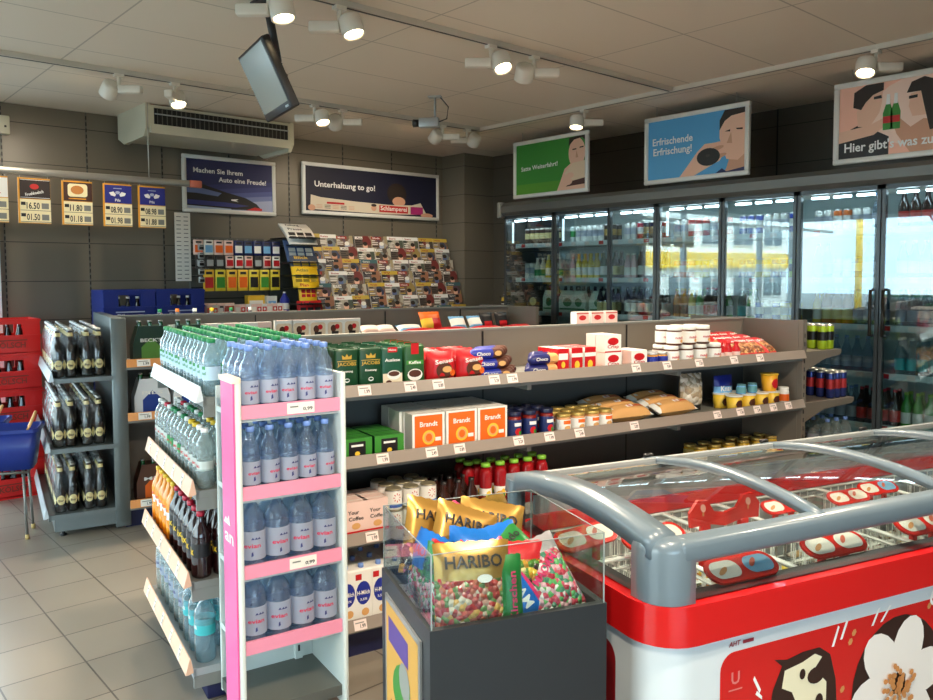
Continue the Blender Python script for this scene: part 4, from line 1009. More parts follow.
# dark beer in shrink packs on the beer end unit
WRAP = film('shrink_wrap', (250,250,250), 1.4, .0, (230,235,240), .10, .9, .9)
def beer_pack(name, label, group, lab, H=.30, R=.033):
    t = thing(name, label, 'drinks pack', (0,0,0), 0, group)
    for a in range(2):
        for b in range(3):
            m = MB(); c = ((a-.5)*2*R*1.04, (b-1)*2*R*1.04, 0)
            m.lathe([(R*.9,0),(R,.01),(R,H*.52),(R*.8,H*.62),(R*.42,H*.74),(.0135,H*.94)], BROWNG, 12, c)
            m.lathe([(.0175,H*.84),(.0155,H*.92)], lab, 10, c, caps=False)
            for q in range(4): m.add(curv(ell(0,H*.26,R*.80,H*.10,14), R+.0015), [tuple(range(14))], lab, False, Matrix.Translation(c) @ Matrix.Rotation(q*pi/2,4,'Z'))
            m.lathe([(.016,H*.95),(.016,H*.985),(.012,H)], ALU, 10, c)
            m.text('Bier', c[0], H*.25, .014, BROWN, wrap=None, y=c[1]-R-.0035, w=.03)
            m.build('beer_bottle', t)
    m = MB(); W2, D2 = 2*R*1.04+.004, 3*R*1.04+.004
    V = []; lv = ((1,.0),(1,.17),(.93,.21),(.72,.27),(.55,H+.004))
    pts = rrect(-W2,-D2,W2,D2,.03,4); n = len(pts)
    for k, z in lv: V += [((x*(k if True else 1)), y*(1-(1-k)*.4), z) for x, y in pts]
    m.add(V, [(q*n+i, q*n+(i+1) % n, (q+1)*n+(i+1) % n, (q+1)*n+i) for q in range(len(lv)-1) for i in range(n)]+[tuple((len(lv)-1)*n+i for i in range(n))], WRAP, True)
    m.build('shrink_wrap', t)
    return t
bp1 = beer_pack('beer_pack','x','shrink-wrapped beer packs on the steel end shelving', LCREAM)
bp2 = beer_pack('beer_pack','x','shrink-wrapped beer packs on the steel end shelving', mat('label_pale_grey_blue', (206,212,214), .5))
for k, z in enumerate(BZ):
    for c_, v in enumerate((.085,.245)):
        for r_ in range(5):
            u = 1.055-r_*.215
            put(bp1 if (c_+k) % 2 == 0 or r_ == 0 else bp2, BU.p(u, v+.02+(.01 if k == 2 else 0), z+.001), BU.a+pi/2, 'dark beer pack, %s from viewer in the %s column, %s steel shelf' % (ORD[r_], ('outer','inner')[c_], ('lowest','middle','top')[k]))

# cooler contents ---------------------------------------------------
def can(name, H, R, body, band, top=ALU, mid=None):
    m = MB(); m.lathe([(R*.8,0),(R,.008),(R,H*.35),(R,H*.7),(R,H-.012),(R*.82,H)], body, 10, mats=[body,body,mid or band,body,top])
    o = m.build(name); return tag(o, 'x', 'can')
def sbottle(name, H, R, body, lab, capm, sh=.6, cat='bottle', n=10):
    m = MB(); m.lathe([(R*.9,0),(R,.01),(R,H*.15),(R,H*.45),(R,H*sh),(R*.42,H*(sh+.22)),(.014,H*.93),(.014,H)], body, n, mats=[body,body,lab,body,body,body,capm]); o = m.build(name); return tag(o, 'x', cat)
KCAN = [('black', mat('can_black',(28,26,28),.3,.4), mat('can_gold',(176,140,70),.3,.5)), ('silver', mat('can_silver',(206,214,214),.3,.4), LGREEN), ('white', LW, LBB), ('dark brown', mat('can_brown',(60,34,28),.3,.4), KREAM if False else LCREAM), ('red', mat('can_red',(190,28,34),.3,.4), LW), ('green and white', mat('can_mint',(170,214,180),.3), LGREEN), ('yellow', mat('can_yellow',(232,206,60),.3), LW), ('blue', mat('can_blue',(40,70,170),.3,.3), LW), ('lime', mat('can_lime',(170,200,40),.3,.2), BLACK), ('pink', mat('can_pink',(226,84,110),.3), LW), ('orange', mat('can_orange',(226,110,40),.3), LW)]
CANS = {nm: can('drink_can', .155, .029, b_, c_) for nm, b_, c_ in KCAN}
BOTS = {'dark beer': sbottle('beer_bottle', .25, .03, BROWNG, LW, ALU), 'brown beer': sbottle('beer_bottle', .25, .03, BROWNG, LCREAM, ALU), 'green beer': sbottle('beer_bottle', .25, .03, GREENG, LW, ALU),
 'yellow': sbottle('soda_bottle', .23, .03, mat('soda_yellow',(226,196,60),.15), LW, CAPY), 'pale pink': sbottle('soda_bottle', .22, .03, mat('soda_pink',(226,190,196),.2), LW, CAPW), 'orange': sbottle('soda_bottle', .24, .032, OJ, mat('label_brown',(110,60,30),.5), CAPY), 'green': sbottle('soda_bottle', .24, .032, mat('soda_green',(60,150,60),.15), LW, CAPLG),
 'amber': sbottle('juice_bottle', .26, .036, mat('juice_amber',(176,104,30),.15), LCREAM, CAPW), 'clear': sbottle('water_bottle', .25, .034, WATER, LBB, CAPB), 'teal': sbottle('water_bottle', .25, .034, WATERT, LTEAL, CAPW), 'red-capped': sbottle('cola_bottle', .25, .034, COLA, LRED, CAPR), 'pale milk': sbottle('milk_bottle', .2, .033, mat('milk_drink',(230,224,206),.4), LGREEN, CAPW)}
def carrier(label, c1, c2):
    t = thing('bottle_carrier', label, 'drinks pack', (0,0,0))
    m = MB(); m.extr([(-.10,0),(.10,0),(.10,.13),(.06,.21),(-.06,.21),(-.10,.13)], -.065, .065, c1, T=Matrix(((1,0,0,0),(0,0,1,0),(0,1,0,0),(0,0,0,1))))
    m.art(ell(0,.10,.05,.04,14), -.0665, c2); m.art(rect(-.09,.03,.09,.045), -.0665, c2); m.build('carton', t)
    b = MB()
    for x in (-.066,0,.066): b.lathe([(.03,.15),(.018,.2),(.0135,.235),(.0135,.25)], BROWNG, 8, (x,.0,0))
    b.build('bottle_necks', t); return t
CAR = [carrier('x', mat('carton_white_green',(214,222,206),.5), mat('carton_green',(60,120,70),.5)), carrier('x', mat('carton_dark',(70,60,56),.5), LCREAM)]
SEATS = {}
def seat(level, u, r_):
    k = (level, sum(1 for q in U[1:] if q < u), r_); SEATS[k] = SEATS.get(k, 0)+1; return ORD[SEATS[k]-1]
def fill(level, u0, u1, kinds, rows=1, seed=0, pitch=None, lvn=''):
    z = CZ[level]; u = u0+.035; rr = random.Random(seed); k = 0
    while u < u1-.03:
        kd = kinds[min(int((u-u0)/(u1-u0)*len(kinds)), len(kinds)-1)]
        src, wd_ = (CANS[kd[1]], .066) if kd[0] == 'c' else (BOTS[kd[1]], .071) if kd[0] == 'b' else (CAR[int(kd[1])], .215)
        if kd[0] == 'k': u += .07
        nmk = {'c':'can','b':'bottle','k':'bottle carrier'}[kd[0]]; ds = kd[1] if kd[0] != 'k' else ('pale green','dark')[int(kd[1])]
        for r_ in range(rows if kd[0] != 'k' else 1):
            put(src, cl(u, .17+(.07 if kd[0] == 'k' else 0)+r_*.075, z+.001), R90+rr.uniform(-.3,.3), '%s %s, %s row, %s on %s shelf behind %s cooler door' % (ds, nmk, ('front','second','third')[r_], seat(level, u, r_), lvn, ORD[sum(1 for q in U[1:] if q < u)]), group='drinks in the glass-door cooler')
        u += wd_ if kd[0] != 'k' else .145; k += 1
c_ = lambda n: ('c', n); b_ = lambda n: ('b', n)
LV = ('lowest','second','third','fourth','fifth','top')
fill(5, .1,.62, [c_('dark brown')]*6, 1, 1, lvn=LV[5]); fill(5, .68,1.25, [c_('silver'),c_('white'),c_('white'),c_('white'),c_('white'),c_('black'),c_('black')], 2, 2, lvn=LV[5]); fill(5, 1.30,1.75, [c_('white'),c_('white'),c_('red'),c_('black'),c_('red'),c_('green and white')], 2, 3, lvn=LV[5])
fill(4, .1,.62, [c_('white'),b_('pale milk'),b_('yellow'),b_('pale milk')], 1, 4, lvn=LV[4]); fill(4, .68,1.25, [b_('pale pink'),b_('yellow'),b_('yellow'),b_('yellow'),b_('green beer'),b_('brown beer')], 2, 5, lvn=LV[4]); fill(4, 1.30,1.75, [b_('pale pink'),b_('dark beer'),b_('dark beer'),b_('brown beer')], 2, 6, lvn=LV[4])
fill(3, .1,.62, [('k','1'),('k','0'),('k','0')], 1, 7, lvn=LV[3]); fill(3, .68,1.0, [('k','0'),('k','0')], 1, 8, lvn=LV[3]); fill(3, 1.0,1.25, [b_('brown beer')], 2, 9, lvn=LV[3]); fill(3, 1.30,1.75, [b_('dark beer')], 2, 10, lvn=LV[3])
fill(3, 1.8,2.33, [b_('orange'),b_('yellow'),b_('green'),b_('red-capped'),b_('green')], 2, 11, lvn=LV[3]); fill(3, 2.38,2.9, [b_('teal'),b_('green'),c_('blue'),c_('white'),c_('blue'),c_('yellow'),c_('pink')], 2, 12, lvn=LV[3])
fill(5, 1.8,2.33, [c_('white'),c_('red'),c_('red'),c_('white'),c_('red')], 1, 13, lvn=LV[5]); fill(5, 2.38,2.9, [c_('blue'),c_('blue'),c_('white'),c_('white'),c_('blue')], 1, 14, lvn=LV[5])
fill(4, 1.8,2.33, [c_('orange'),c_('yellow'),c_('white')], 1, 15, lvn=LV[4]); fill(4, 2.38,2.9, [c_('blue'),c_('yellow'),c_('blue'),c_('lime')], 1, 16, lvn=LV[4])
fill(3, 2.96,3.46, [b_('yellow'),b_('amber'),b_('amber'),b_('clear'),b_('clear')], 2, 17, lvn=LV[3]); fill(5, 2.96,3.46, [c_('white'),c_('orange'),c_('white'),b_('clear')], 1, 18, lvn=LV[5]); fill(4, 2.96,3.46, [b_('clear'),c_('red'),c_('blue'),b_('clear')], 1, 19, lvn=LV[4])
fill(5, 3.52,4.06, [b_('red-capped'),b_('clear'),b_('clear')], 1, 20, lvn=LV[5]); fill(4, 3.52,4.06, [b_('red-capped'),b_('clear'),b_('red-capped')], 1, 21, lvn=LV[4]); fill(3, 3.52,4.06, [b_('clear')], 2, 22, lvn=LV[3]); fill(2, 3.52,4.4, [b_('teal')], 2, 23, lvn=LV[2]); fill(1, 3.0,4.4, [b_('clear'),b_('red-capped'),b_('green'),b_('green'),b_('red-capped')], 2, 24, lvn=LV[1])
fill(2, 2.96,3.46, [b_('clear'),b_('clear')], 1, 25, lvn=LV[2]); fill(2, 4.12,4.6, [b_('teal'),b_('clear')], 1, 26, lvn=LV[2]); fill(3, 4.12,4.66, [b_('clear'),b_('amber')], 1, 27, lvn=LV[3])
# right end unit: cans
pr = CANS
for j in range(2):
    for i, u in enumerate(lin_us(.05,.40,6)):
        put(pr['lime'], RU.p(u, .245+j*.065, RZ[3]+.001), RU.a+random.uniform(-.3,.3), 'lime and black can, %s from viewer, %s row, upper taupe end shelf' % (ORD[i], ORD[j]), group='cans on the taupe end shelving')
EN = can('energy_can', .168, .0265, mat('can_navy',(44,58,120),.25,.5), mat('can_pale_silver',(190,196,206),.3,.5), mid=mat('can_red_band',(180,50,50),.3,.4))
for j in range(3):
    for i, u in enumerate(lin_us(.05,.40,6)):
        put(EN, RU.p(u, .10+j*.06, RZ[2]+.001), RU.a+random.uniform(-.3,.3), 'blue and silver energy can, %s from viewer, %s row, middle taupe shelf' % (ORD[i], ORD[j]), group='cans on the taupe end shelving')
for j in range(3):
    for i, u in enumerate(lin_us(.05,.45,5)):
        put(pt2, RU.p(u, .06+j*.09, RZ[1]+.001), RU.a+random.uniform(-.3,.3), 'clear water bottle, %s from viewer, %s row, second-lowest taupe shelf' % (ORD[i], ORD[j]), group='water bottles on the taupe end shelving')
# ------------------------------------------------------------------ packaged goods: makers
def bmat(n, c, r=.4): return mat('pack_'+n, c, r)
def pack_box(name, W, D, H, front, side=None, top=None, artf=None, flap=True):
    """carton with a slightly sunk lid seam; origin at front bottom centre"""
    m = MB(); side = side or front; top = top or front
    V = [(-W/2,0,0),(W/2,0,0),(W/2,D,0),(-W/2,D,0),(-W/2,0,H),(W/2,0,H),(W/2,D,H),(-W/2,D,H)]
    m.add(V, [(0,1,5,4)], front); m.add(V, [(1,2,6,5),(3,0,4,7),(2,3,7,6)], side); m.add(V, [(4,5,6,7),(3,2,1,0)], top)
    if flap: m.box(-W/2-.0006,W/2+.0006,D*.48,D*.52,H-.012,H+.0008, side)
    if artf: artf(m, W, H)
    o = m.build(name); return o
def brick(name, W, D, H, body, artf=None):
    """vacuum coffee brick: bulged faces and a folded flap on top"""
    m = MB(); m.rbox(-W/2,W/2,0,D,0,H*.95, body, .009, 2)
    m.extr([(-W/2+.004,.012),(W/2-.004,.012),(W/2-.004,D*.55),(-W/2+.004,D*.55)], H*.95-.002, H*.965, body); m.box(-W*.3,W*.3,D*.52,D*.60,H*.95,H, body)
    if artf: artf(m, W, H)
    return m.build(name)
def pouch(name, W, H, T, matf, artf=None, nx=10, nz=12, crimp=.06, flatbase=False):
    """sealed bag: two bulged sheets meeting in crimped seams; stands on its lower edge, front faces -y"""
    m = MB(); G = {}
    def off(a, b):
        e = max(0, 1-abs(a)**3)**.6; c_ = max(0, (1-crimp)-abs(b)); g = min(1, c_/.45)**.55
        return T/2*e*g+.0008
    for sgn in (-1, 1):
        V = []; 
        for j in range(nz+1):
            b = -1+2*j/nz
            for i in range(nx+1):
                a = -1+2*i/nx
                w_ = W/2*(1-.035*off(a*0,b)/max(T/2,1e-6)); zz = H/2*(1+b)
                if j in (0, nz): zz += .0015*(1 if i % 2 else -1)
                V.append((a*w_, sgn*off(a,b), zz))
        rows = {}
        for j in range(nz):
            for i in range(nx):
                k = j*(nx+1)+i; f = (k,k+1,k+nx+2,k+nx+1)
                rows.setdefault(matf(-1+2*(i+.5)/nx, -1+2*(j+.5)/nz, sgn), []).append(f if sgn < 0 else f[::-1])
        o = len(m.v); m.v += V
        for mm, fs in rows.items():
            k = m.mi(mm); m.f += [tuple(q+o for q in f) for f in fs]; m.m += [k]*len(fs); m.s += [True]*len(fs)
    def fy(x, z, lift=.0025):
        a, b = max(-1,min(1,x/(W/2))), max(-1,min(1,z/(H/2)-1)); return -off(a,b)-lift
    if artf: artf(m, fy, W, H)
    return m.build(name)
def poly_on(m, pts, fy, mm, lift=.002): m.add([(x, fy(x,z)-lift, z) for x,z in pts], [tuple(range(len(pts)))], mm)
GOLD = bmat('gold', (200,162,66), .3); FGREEN = bmat('dark_green', (18,66,38), .35); SRED = bmat('red', (196,26,34), .35); SORA = bmat('orange', (238,106,28), .45); SBLUE = bmat('royal_blue', (34,48,150), .35); SBRN = bmat('brown', (84,44,28), .45); SYEL = bmat('yellow', (240,196,60), .4); SW = bmat('white', (240,238,232), .45); SPINK = bmat('pale_pink', (238,206,196), .45); SGRN = bmat('green', (60,140,50), .4); SDK = bmat('black', (26,24,26), .4); BREAD = bmat('bread', (222,168,104), .6); KHAKI = bmat('khaki', (190,168,90), .4); SLB = bmat('light_blue', (120,180,226), .4)
def a_jac(m, W, H):
    m.text('JACOBS', 0, H*.60, .014, GOLD, -.001, w=W*.82); m.art([(-.02,H*.72),(-.022,H*.82),(-.008,H*.77),(0,H*.84),(.008,H*.77),(.022,H*.82),(.02,H*.72)], -.001, GOLD)
    m.text('Kroenung', 0, H*.44, .009, SW, -.001, w=W*.5); m.art(ell(0,H*.24,.012,.009,10), -.001, SW); m.art(ell(0,H*.245,.009,.005,8), -.0015, FGREEN); m.art(rect(-W*.42,H*.67,W*.42,H*.685), -.001, GOLD)
def a_mel(m, W, H):
    m.art(rect(-.022,H*.84,.022,H*.96), -.001, SRED); m.text('Melitta', 0, H*.90, .008, SW, -.0015, w=.034); m.text('Auslese', 0, H*.66, .013, SW, -.001, w=W*.7)
    m.art(rect(-W*.45,.004,W*.45,H*.34), -.0008, bmat('cream', (228,214,186),.5)); m.art(ell(.006,H*.30,.032,.02,14), -.0012, SW); m.art(ell(.006,H*.33,.026,.011,12), -.0016, SBRN); m.art(ell(-.018,H*.12,.014,.012,10), -.0014, SBRN)
def a_gc(m, W, H):
    m.art([(-.018,H*.74),(-.018,H),(.018,H),(.018,H*.74)], -.001, SRED); m.art(rect(-W*.42,H*.50,W*.42,H*.60), -.001, SGRN); m.text('Kaffee', 0, H*.55, .012, SW, -.0015, w=W*.6); m.art(ell(0,H*.26,.036,.026,14), -.001, SW); m.art(ell(0,H*.29,.03,.016,12), -.0014, SBRN)
cJ = brick('coffee_pack', .102,.065,.182, FGREEN, a_jac); cM = brick('coffee_pack', .100,.065,.178, bmat('deep_green',(24,82,60),.35), a_mel); cG = brick('coffee_pack', .096,.065,.184, bmat('moss_green',(40,88,44),.35), a_gc)
for o in (cJ, cM, cG): tag(o, 'x', 'coffee pack', 'coffee packs on the top gondola shelf')
def gpos(px, v, z): return G1.p(G1.u_at(px, v, z+.04), v, z)
def run(o, px, z, label, rows=3, dv=.07, v0=.03, rz=0.0, du=0.0, group=None, su=0.0):
    u = G1.u_at(px, v0, z+.04)
    for r in range(rows):
        put(o, G1.p(u+du*r+random.uniform(-.002,.002), v0+r*dv, z), G1.a+rz+random.uniform(-.02,.02), label+(', %s row' % ('front','second','third','fourth','fifth')[r] if rows > 1 else ''), group=group)
Z1, Z2, Z3, Z4 = 1.131, .841, .521, .161
run(cJ, 346.5, Z1, 'dark green coffee brick with gold crown, left of its twin, top gondola shelf', 4, .068)
run(cJ, 370.5, Z1, 'dark green coffee brick with gold crown, right twin beside the red-badged packs', 4, .068)
run(cM, 392.5, Z1, 'green coffee brick with red badge and white cup, top gondola shelf', 4, .068)
run(cG, 414.5, Z1, 'mossy green coffee pack with red ribbon, next to the red pad bags', 4, .068)
def senseo(m, fy, W, H):
    poly_on(m, ell(.0,H*.42,W*.28,H*.26,16,rot=-.2), fy, SBRN, .001); poly_on(m, ell(.012,H*.46,W*.17,H*.10,12), fy, BREAD, .002); poly_on(m, ell(W*.30,H*.34,W*.12,H*.10,12), fy, SORA, .002); m.text('Senses', 0, H*.72, .018, SW, w=W*.62, rot=.1, fn=lambda x,z: fy(x,z)-.002)
pS = pouch('coffee_pad_bag', .145,.14,.08, lambda a,b,s: SRED, senseo); tag(pS, 'x', 'coffee bag', 'red coffee pad bags on the top gondola shelf')
run(pS, 440, Z1, 'red coffee pad bag, left one of the pair on the top shelf', 3, .09, .05); run(pS, 469, Z1, 'red coffee pad bag, right one of the pair on the top shelf', 3, .09, .05)
# blue and brown biscuit rolls
def roll(name, L, R, c1, c2, H=None):
    m = MB(); n = 12; T = Matrix.Translation((0,0,R)) @ Matrix.Rotation(pi/2,4,'Y')
    m.lathe([(.003,-L/2),(R*.9,-L/2+.02),(R,-L/2+.035),(R,L*.12),(R,L*.12+.001),(R,L/2-.03),(R*.88,L/2-.015),(.003,L/2)], c1, n, T=T, mats=[c1,c1,c1,c1,c2,c2,c2])
    m.text('Choco', -L*.15, R*1.1, .016, SW, -R-.001, w=L*.38); m.art(ell(L*.25,R*1.05,.02,.012,10), -R-.001, BREAD)
    o = m.build(name); return tag(o, 'x', 'biscuit pack', 'biscuit rolls on the top gondola shelf')
bR = roll('biscuit_roll', .20, .024, SBLUE, SBRN); bR2 = roll('biscuit_roll', .19, .026, bmat('dark_blue',(26,30,96),.35), BREAD)
for k in range(3):
    for r in range(3): put(bR, gpos(494-k*4+r*2, .04+r*.055, Z1+k*.047)+Vector((0,0,0)), G1.a+.05*k-.05, 'blue and brown biscuit roll, %s layer, %s row, right of the red bags' % (ORD[k], ORD[r]))
for k in range(2):
    for r in range(3): put(bR2, gpos(541+k*2, .04+r*.06, Z1+k*.05), G1.a+.08*k, 'dark blue biscuit roll with pale end, %s layer, %s row' % (ORD[k], ORD[r]))
def a_red(m, W, H): m.art(rect(-W/2,H*.0,W/2,H*.12), -.001, SGRN); m.art(rect(-W*.4,H*.55,W*.4,H*.8), -.001, SW); m.art(ell(0,H*.35,.012,.016,10), -.001, SYEL)
xR = pack_box('chocolate_box', .068,.05,.12, SRED, SRED, SW, a_red); tag(xR,'x','chocolate box','red boxes on the top gondola shelf')
xW = pack_box('chocolate_box', .068,.05,.12, SRED, SW, SRED, lambda m,W,H: (m.art(rect(-W*.5,H*.62,W*.5,H*.78), -.001, SW), m.art(ell(0,H*.3,.016,.022,10), -.001, SYEL))); tag(xW,'x','chocolate box','red boxes on the top gondola shelf')
for i, px in enumerate((563,577,590)): run((xR,xW,xW)[i], px, Z1, 'small red box, %s of three beside the biscuit rolls' % ORD[i], 3, .055, .03)
def a_bx(m, W, H): m.art(ell(0,H*.62,W*.34,H*.22,14), -.001, SRED); m.text('Crisp', 0, H*.30, .016, SRED, -.001, w=W*.7); m.art(rect(-W*.5,0,W*.5,H*.08), -.001, SRED)
xC = pack_box('cereal_box', .105,.07,.088, SW, SPINK, SW, a_bx); tag(xC,'x','box','white and red boxes on the top gondola shelf')
run(xC, 613, Z1, 'white box with red oval, lower one of the stack', 2, .075); run(xC, 613, Z1+.086, 'white box with red oval, upper one of the stack', 2, .075); run(xC, 639, Z1, 'white box with red oval, right of the small stack', 2, .075)
jm = MB(); 
def jar(name, H, R, glass, lid, lab, group, cat='jar', text=None, tc=None, lh=(.12,.72), n=16, lidh=.16, artf=None):
    t = thing(name, 'x', cat, (0,0,0), 0, group)
    MB().lathe([(R*.92,0),(R,.006),(R,H*(1-lidh)-.012),(R*.9,H*(1-lidh))], glass, n).build('jar_body', t)
    MB().lathe([(R*.93,H*(1-lidh)),(R*.95,H*(1-lidh)+.002),(R*.95,H-.002),(R*.9,H)], lid, n).build('lid', t)
    m = MB(); m.lathe([(R+.001,H*lh[0]),(R+.001,H*lh[1])], lab, n, caps=False)
    if text: m.text(text, 0, H*(lh[0]+lh[1])/2, H*.14, tc, wrap=R+.002, w=R*1.4)
    if artf: artf(m, R+.002, H)
    m.build('jar_label', t); return t
jN = jar('spread_jar', .100,.041, SBRN, SW, SW, 'chocolate spread jars on the top gondola shelf', text='nutella', tc=SRED, lidh=.2, artf=lambda m,r,H: m.add(curv(ell(.012,H*.24,.014,.010,10), r), [tuple(range(10))], BREAD))
for k,(z,pxs) in enumerate(((Z1,(671,685,699,713)),(Z1+.1,(674,688,702)))):
    for i, px in enumerate(pxs): run(jN, px, z, 'white-lidded chocolate spread jar, %s from left in the %s layer' % (ORD[i], ('lower','upper')[k]), 2, .08, .045)
jG = jar('preserve_jar', .07,.028, mat('jar_honey',(190,130,50),.15), mat('lid_silver',(190,190,190),.3,.6), SBLUE, 'small jars left of the chocolate spread')
for i, px in enumerate((652,662)): run(jG, px, Z1, 'small dark blue labelled jar, %s one left of the spread jars' % ('left','right')[i], 2, .065, .04)
jR = sbottle('sauce_bottle', .10, .022, SRED, SPINK, SRED, cat='sauce bottle')
for i, px in enumerate((720,728,736)): run(jR, px, Z1, 'small red sauce bottle, %s one right of the spread jars' % ORD[i], 2, .055, .035, group='small red sauce bottles')
NUTS = cells('nut_mix', ((150,90,50),(190,130,80),(110,60,36),(214,170,110)), 55, .4)
pB = pouch('nut_bag', .13,.17,.05, lambda a,b,s: NUTS if abs(a) < .75 and -.85 < b < .15 else SRED, lambda m,fy,W,H: m.text('Snack', 0, H*.66, .02, SW, w=W*.6, fn=fy)); tag(pB,'x','snack bag','red bags at the right end of the top gondola shelf')
for i, px in enumerate((742,752,763,774)):
    for r in range(3):
        u = G1.u_at(px, .1, Z1); o = put(pB, G1.p(min(u, GL-.10), .10+r*.10, Z1+.002+.012*r), rot=(radians(-58),0,G1.a+.15*(i-1)), label='red and brown snack bag lying at the shelf end, %s from left, %s row' % (ORD[i], ORD[r]))
# shelf two
def a_tea(m, W, H): m.art(rect(-W*.28,H*.1,W*.28,H*.85), -.001, SDK); m.art(ell(0,H*.3,.012,.01,8), -.0015, SYEL); m.art(rect(-W*.2,H*.62,W*.2,H*.72), -.0015, SW)
xT = pack_box('tea_box', .135,.06,.09, SGRN, FGREEN, SGRN, a_tea); tag(xT,'x','tea box','green tea boxes on the second gondola shelf')
for i, px in enumerate((357,389)): run(xT, px, Z2, 'green tea box with dark panel, %s one on the second shelf' % ('left','right')[i], 4, .064, .03)
def a_zw(m, W, H):
    m.art(rect(-W*.43,H*.09,W*.43,H*.95), -.001, SORA); m.art(rect(-W*.43,H*.03,W*.43,H*.09), -.001, SBLUE); m.text('Brandt', 0, H*.72, .022, SW, -.002, w=W*.55); m.art(ell(0,H*.36,W*.2,W*.2,18), -.002, SYEL); m.art(ell(0,H*.36,W*.15,W*.15,16), -.0025, BREAD); m.art(ell(0,H*.36,W*.10,W*.11,14), -.003, SORA); m.art(rect(W*.2,H*.25,W*.38,H*.35), -.002, SW)
xZ = pack_box('rusk_box', .158,.078,.165, SW, SW, SW, a_zw); tag(xZ,'x','rusk box','orange and white rusk boxes on the second gondola shelf')
for i, px in enumerate((428,461,492)): run(xZ, px, Z2, 'orange and white rusk box, %s from left on the second shelf' % ORD[i], 4, .078, .03)
put(xZ, gpos(415, .13, Z2), G1.a, 'orange and white rusk box standing behind, left of the three front boxes')
jT = jar('sauce_jar', .13,.034, bmat('tomato',(120,26,20),.15), bmat('lid_navy',(26,30,60),.3), bmat('jar_label_navy',(30,44,100),.4), 'dark sauce jars on the second gondola shelf', artf=lambda m,r,H: (m.add(curv(ell(0,H*.3,.018,.018,10), r), [tuple(range(10))], SRED), m.add(curv(ell(.01,H*.26,.010,.010,8), r*1.003), [tuple(range(8))], SGRN), m.add(curv(rect(-.02,H*.5,.02,H*.62), r), [(0,1,2,3)], SW)))
for i, px in enumerate((514,529,546)): run(jT, px, Z2, 'dark-lidded tomato sauce jar, %s of three on the second shelf' % ORD[i], 3, .075, .045)
jW = jar('sausage_jar', .095,.037, mat('jar_sausage',(206,150,100),.2), mat('lid_gold',(206,176,96),.3,.5), SW, 'sausage jars on the second gondola shelf', artf=lambda m,r,H: (m.add(curv(rect(-.022,H*.5,.022,H*.68), r), [(0,1,2,3)], SORA), m.add(curv(ell(0,H*.3,.018,.012,10), r), [tuple(range(10))], BREAD)))
for i, px in enumerate((563,577,591,604)): run(jW, px, Z2, 'gold-lidded sausage jar, %s of four on the second shelf' % ORD[i], 3, .08, .045)
def a_bag(m, fy, W, H): 
    poly_on(m, rect(-W*.4,H*.40,W*.1,H*.62), fy, SW, .001); m.text('Baguette', W*.16, H*.5, .02, SRED, w=W*.3, fn=fy)
def hpouch(name, W, H, T, matf, artf=None):    # lying loaf bag
    return pouch(name, W, H, T, matf, artf, nx=14, nz=8)
pL = hpouch('bread_pack', .30,.10,.075, lambda a,b,s: SW if abs(a) > .86 else BREAD, a_bag); tag(pL,'x','bread pack','bread packs lying on the second gondola shelf')
for i, px in enumerate((629,676)):
    for r in range(3): put(pL, gpos(px, .08, Z2)+Vector((G1.n[0],G1.n[1],0))*(r*.09-.02)+Vector((0,0,.032+.012*(r))), rot=(radians(-72),0,G1.a+.06*i-.03), label='tan bread pack with red print, %s group, %s row, second shelf' % (('left','right')[i], ORD[r]))
CB = film('bag_clear_film', (240,238,230), 1.45, .15, (210,200,180), .08, .9, 1.5)
ROLLS = cells('bread_rolls', ((200,190,170),(180,160,130),(222,214,200),(160,146,124)), 38, .25)
pC = pouch('bread_bag', .15,.21,.09, lambda a,b,s: SDK if b < -.62 else ROLLS); tag(pC,'x','bread bag')
put(pC, gpos(690, .17, Z2+.001), G1.a-.1, 'big clear bag with dark base standing behind the bread packs')
pD = pouch('snack_bag', .15,.18,.06, lambda a,b,s: SBLUE if b > .35 else (SLB if b > -.1 else (SGRN if b > -.3 else SW)), lambda m,fy,W,H: m.text('Knax', 0, H*.6, .03, SW, w=W*.6, fn=fy)); tag(pD,'x','snack bag')
put(pD, gpos(722, .18, Z2+.001), G1.a, 'blue and white snack bag standing behind the yellow cups')
def cup(name, H, R, body, lid, spot, group, cat='cup'):
    t = thing(name, 'x', cat, (0,0,0), 0, group)
    m = MB(); m.lathe([(R*.78,0),(R*.82,.004),(R,H*.93)], body, 16); m.add(curv(ell(0,H*.45,R*.6,H*.28,12), R*.97), [tuple(range(12))], spot); m.build('cup_body', t)
    MB().lathe([(R*1.05,H*.93),(R*1.07,H*.95),(R*1.05,H)], lid, 16).build('lid', t); return t
cY = cup('noodle_cup', .085,.045, SYEL, SW, SBRN, 'yellow cups on the second gondola shelf'); cYb = cup('noodle_cup', .10,.048, bmat('amber',(236,170,40),.4), SYEL, SRED, 'yellow cups on the second gondola shelf')
for i, px in enumerate((734,747,760,771)): run(cY, px, Z2, 'yellow cup with dark picture, %s from left at the shelf end' % ORD[i], 2, .10, .055)
put(cYb, gpos(769, .07, Z2+.086), G1.a, 'yellow tub stacked on top of the yellow cups')
jC = jar('white_jar', .10,.032, SW, SW, SORA, 'white jars near the gondola end', lh=(.2,.6)); put(jC, gpos(783, .06, Z2), G1.a, 'white jar with orange label, rightmost on the second shelf')
jS = jar('small_can', .055,.027, SLB, mat('lid_teal',(90,140,150),.3), bmat('teal_label',(90,150,160),.4), 'small blue cans stacked on the yellow cups')
for i, px in enumerate((741,752)): put(jS, gpos(px, .07, Z2+.086), G1.a, 'small blue-grey can stacked on the cups, %s one' % ('left','right')[i])
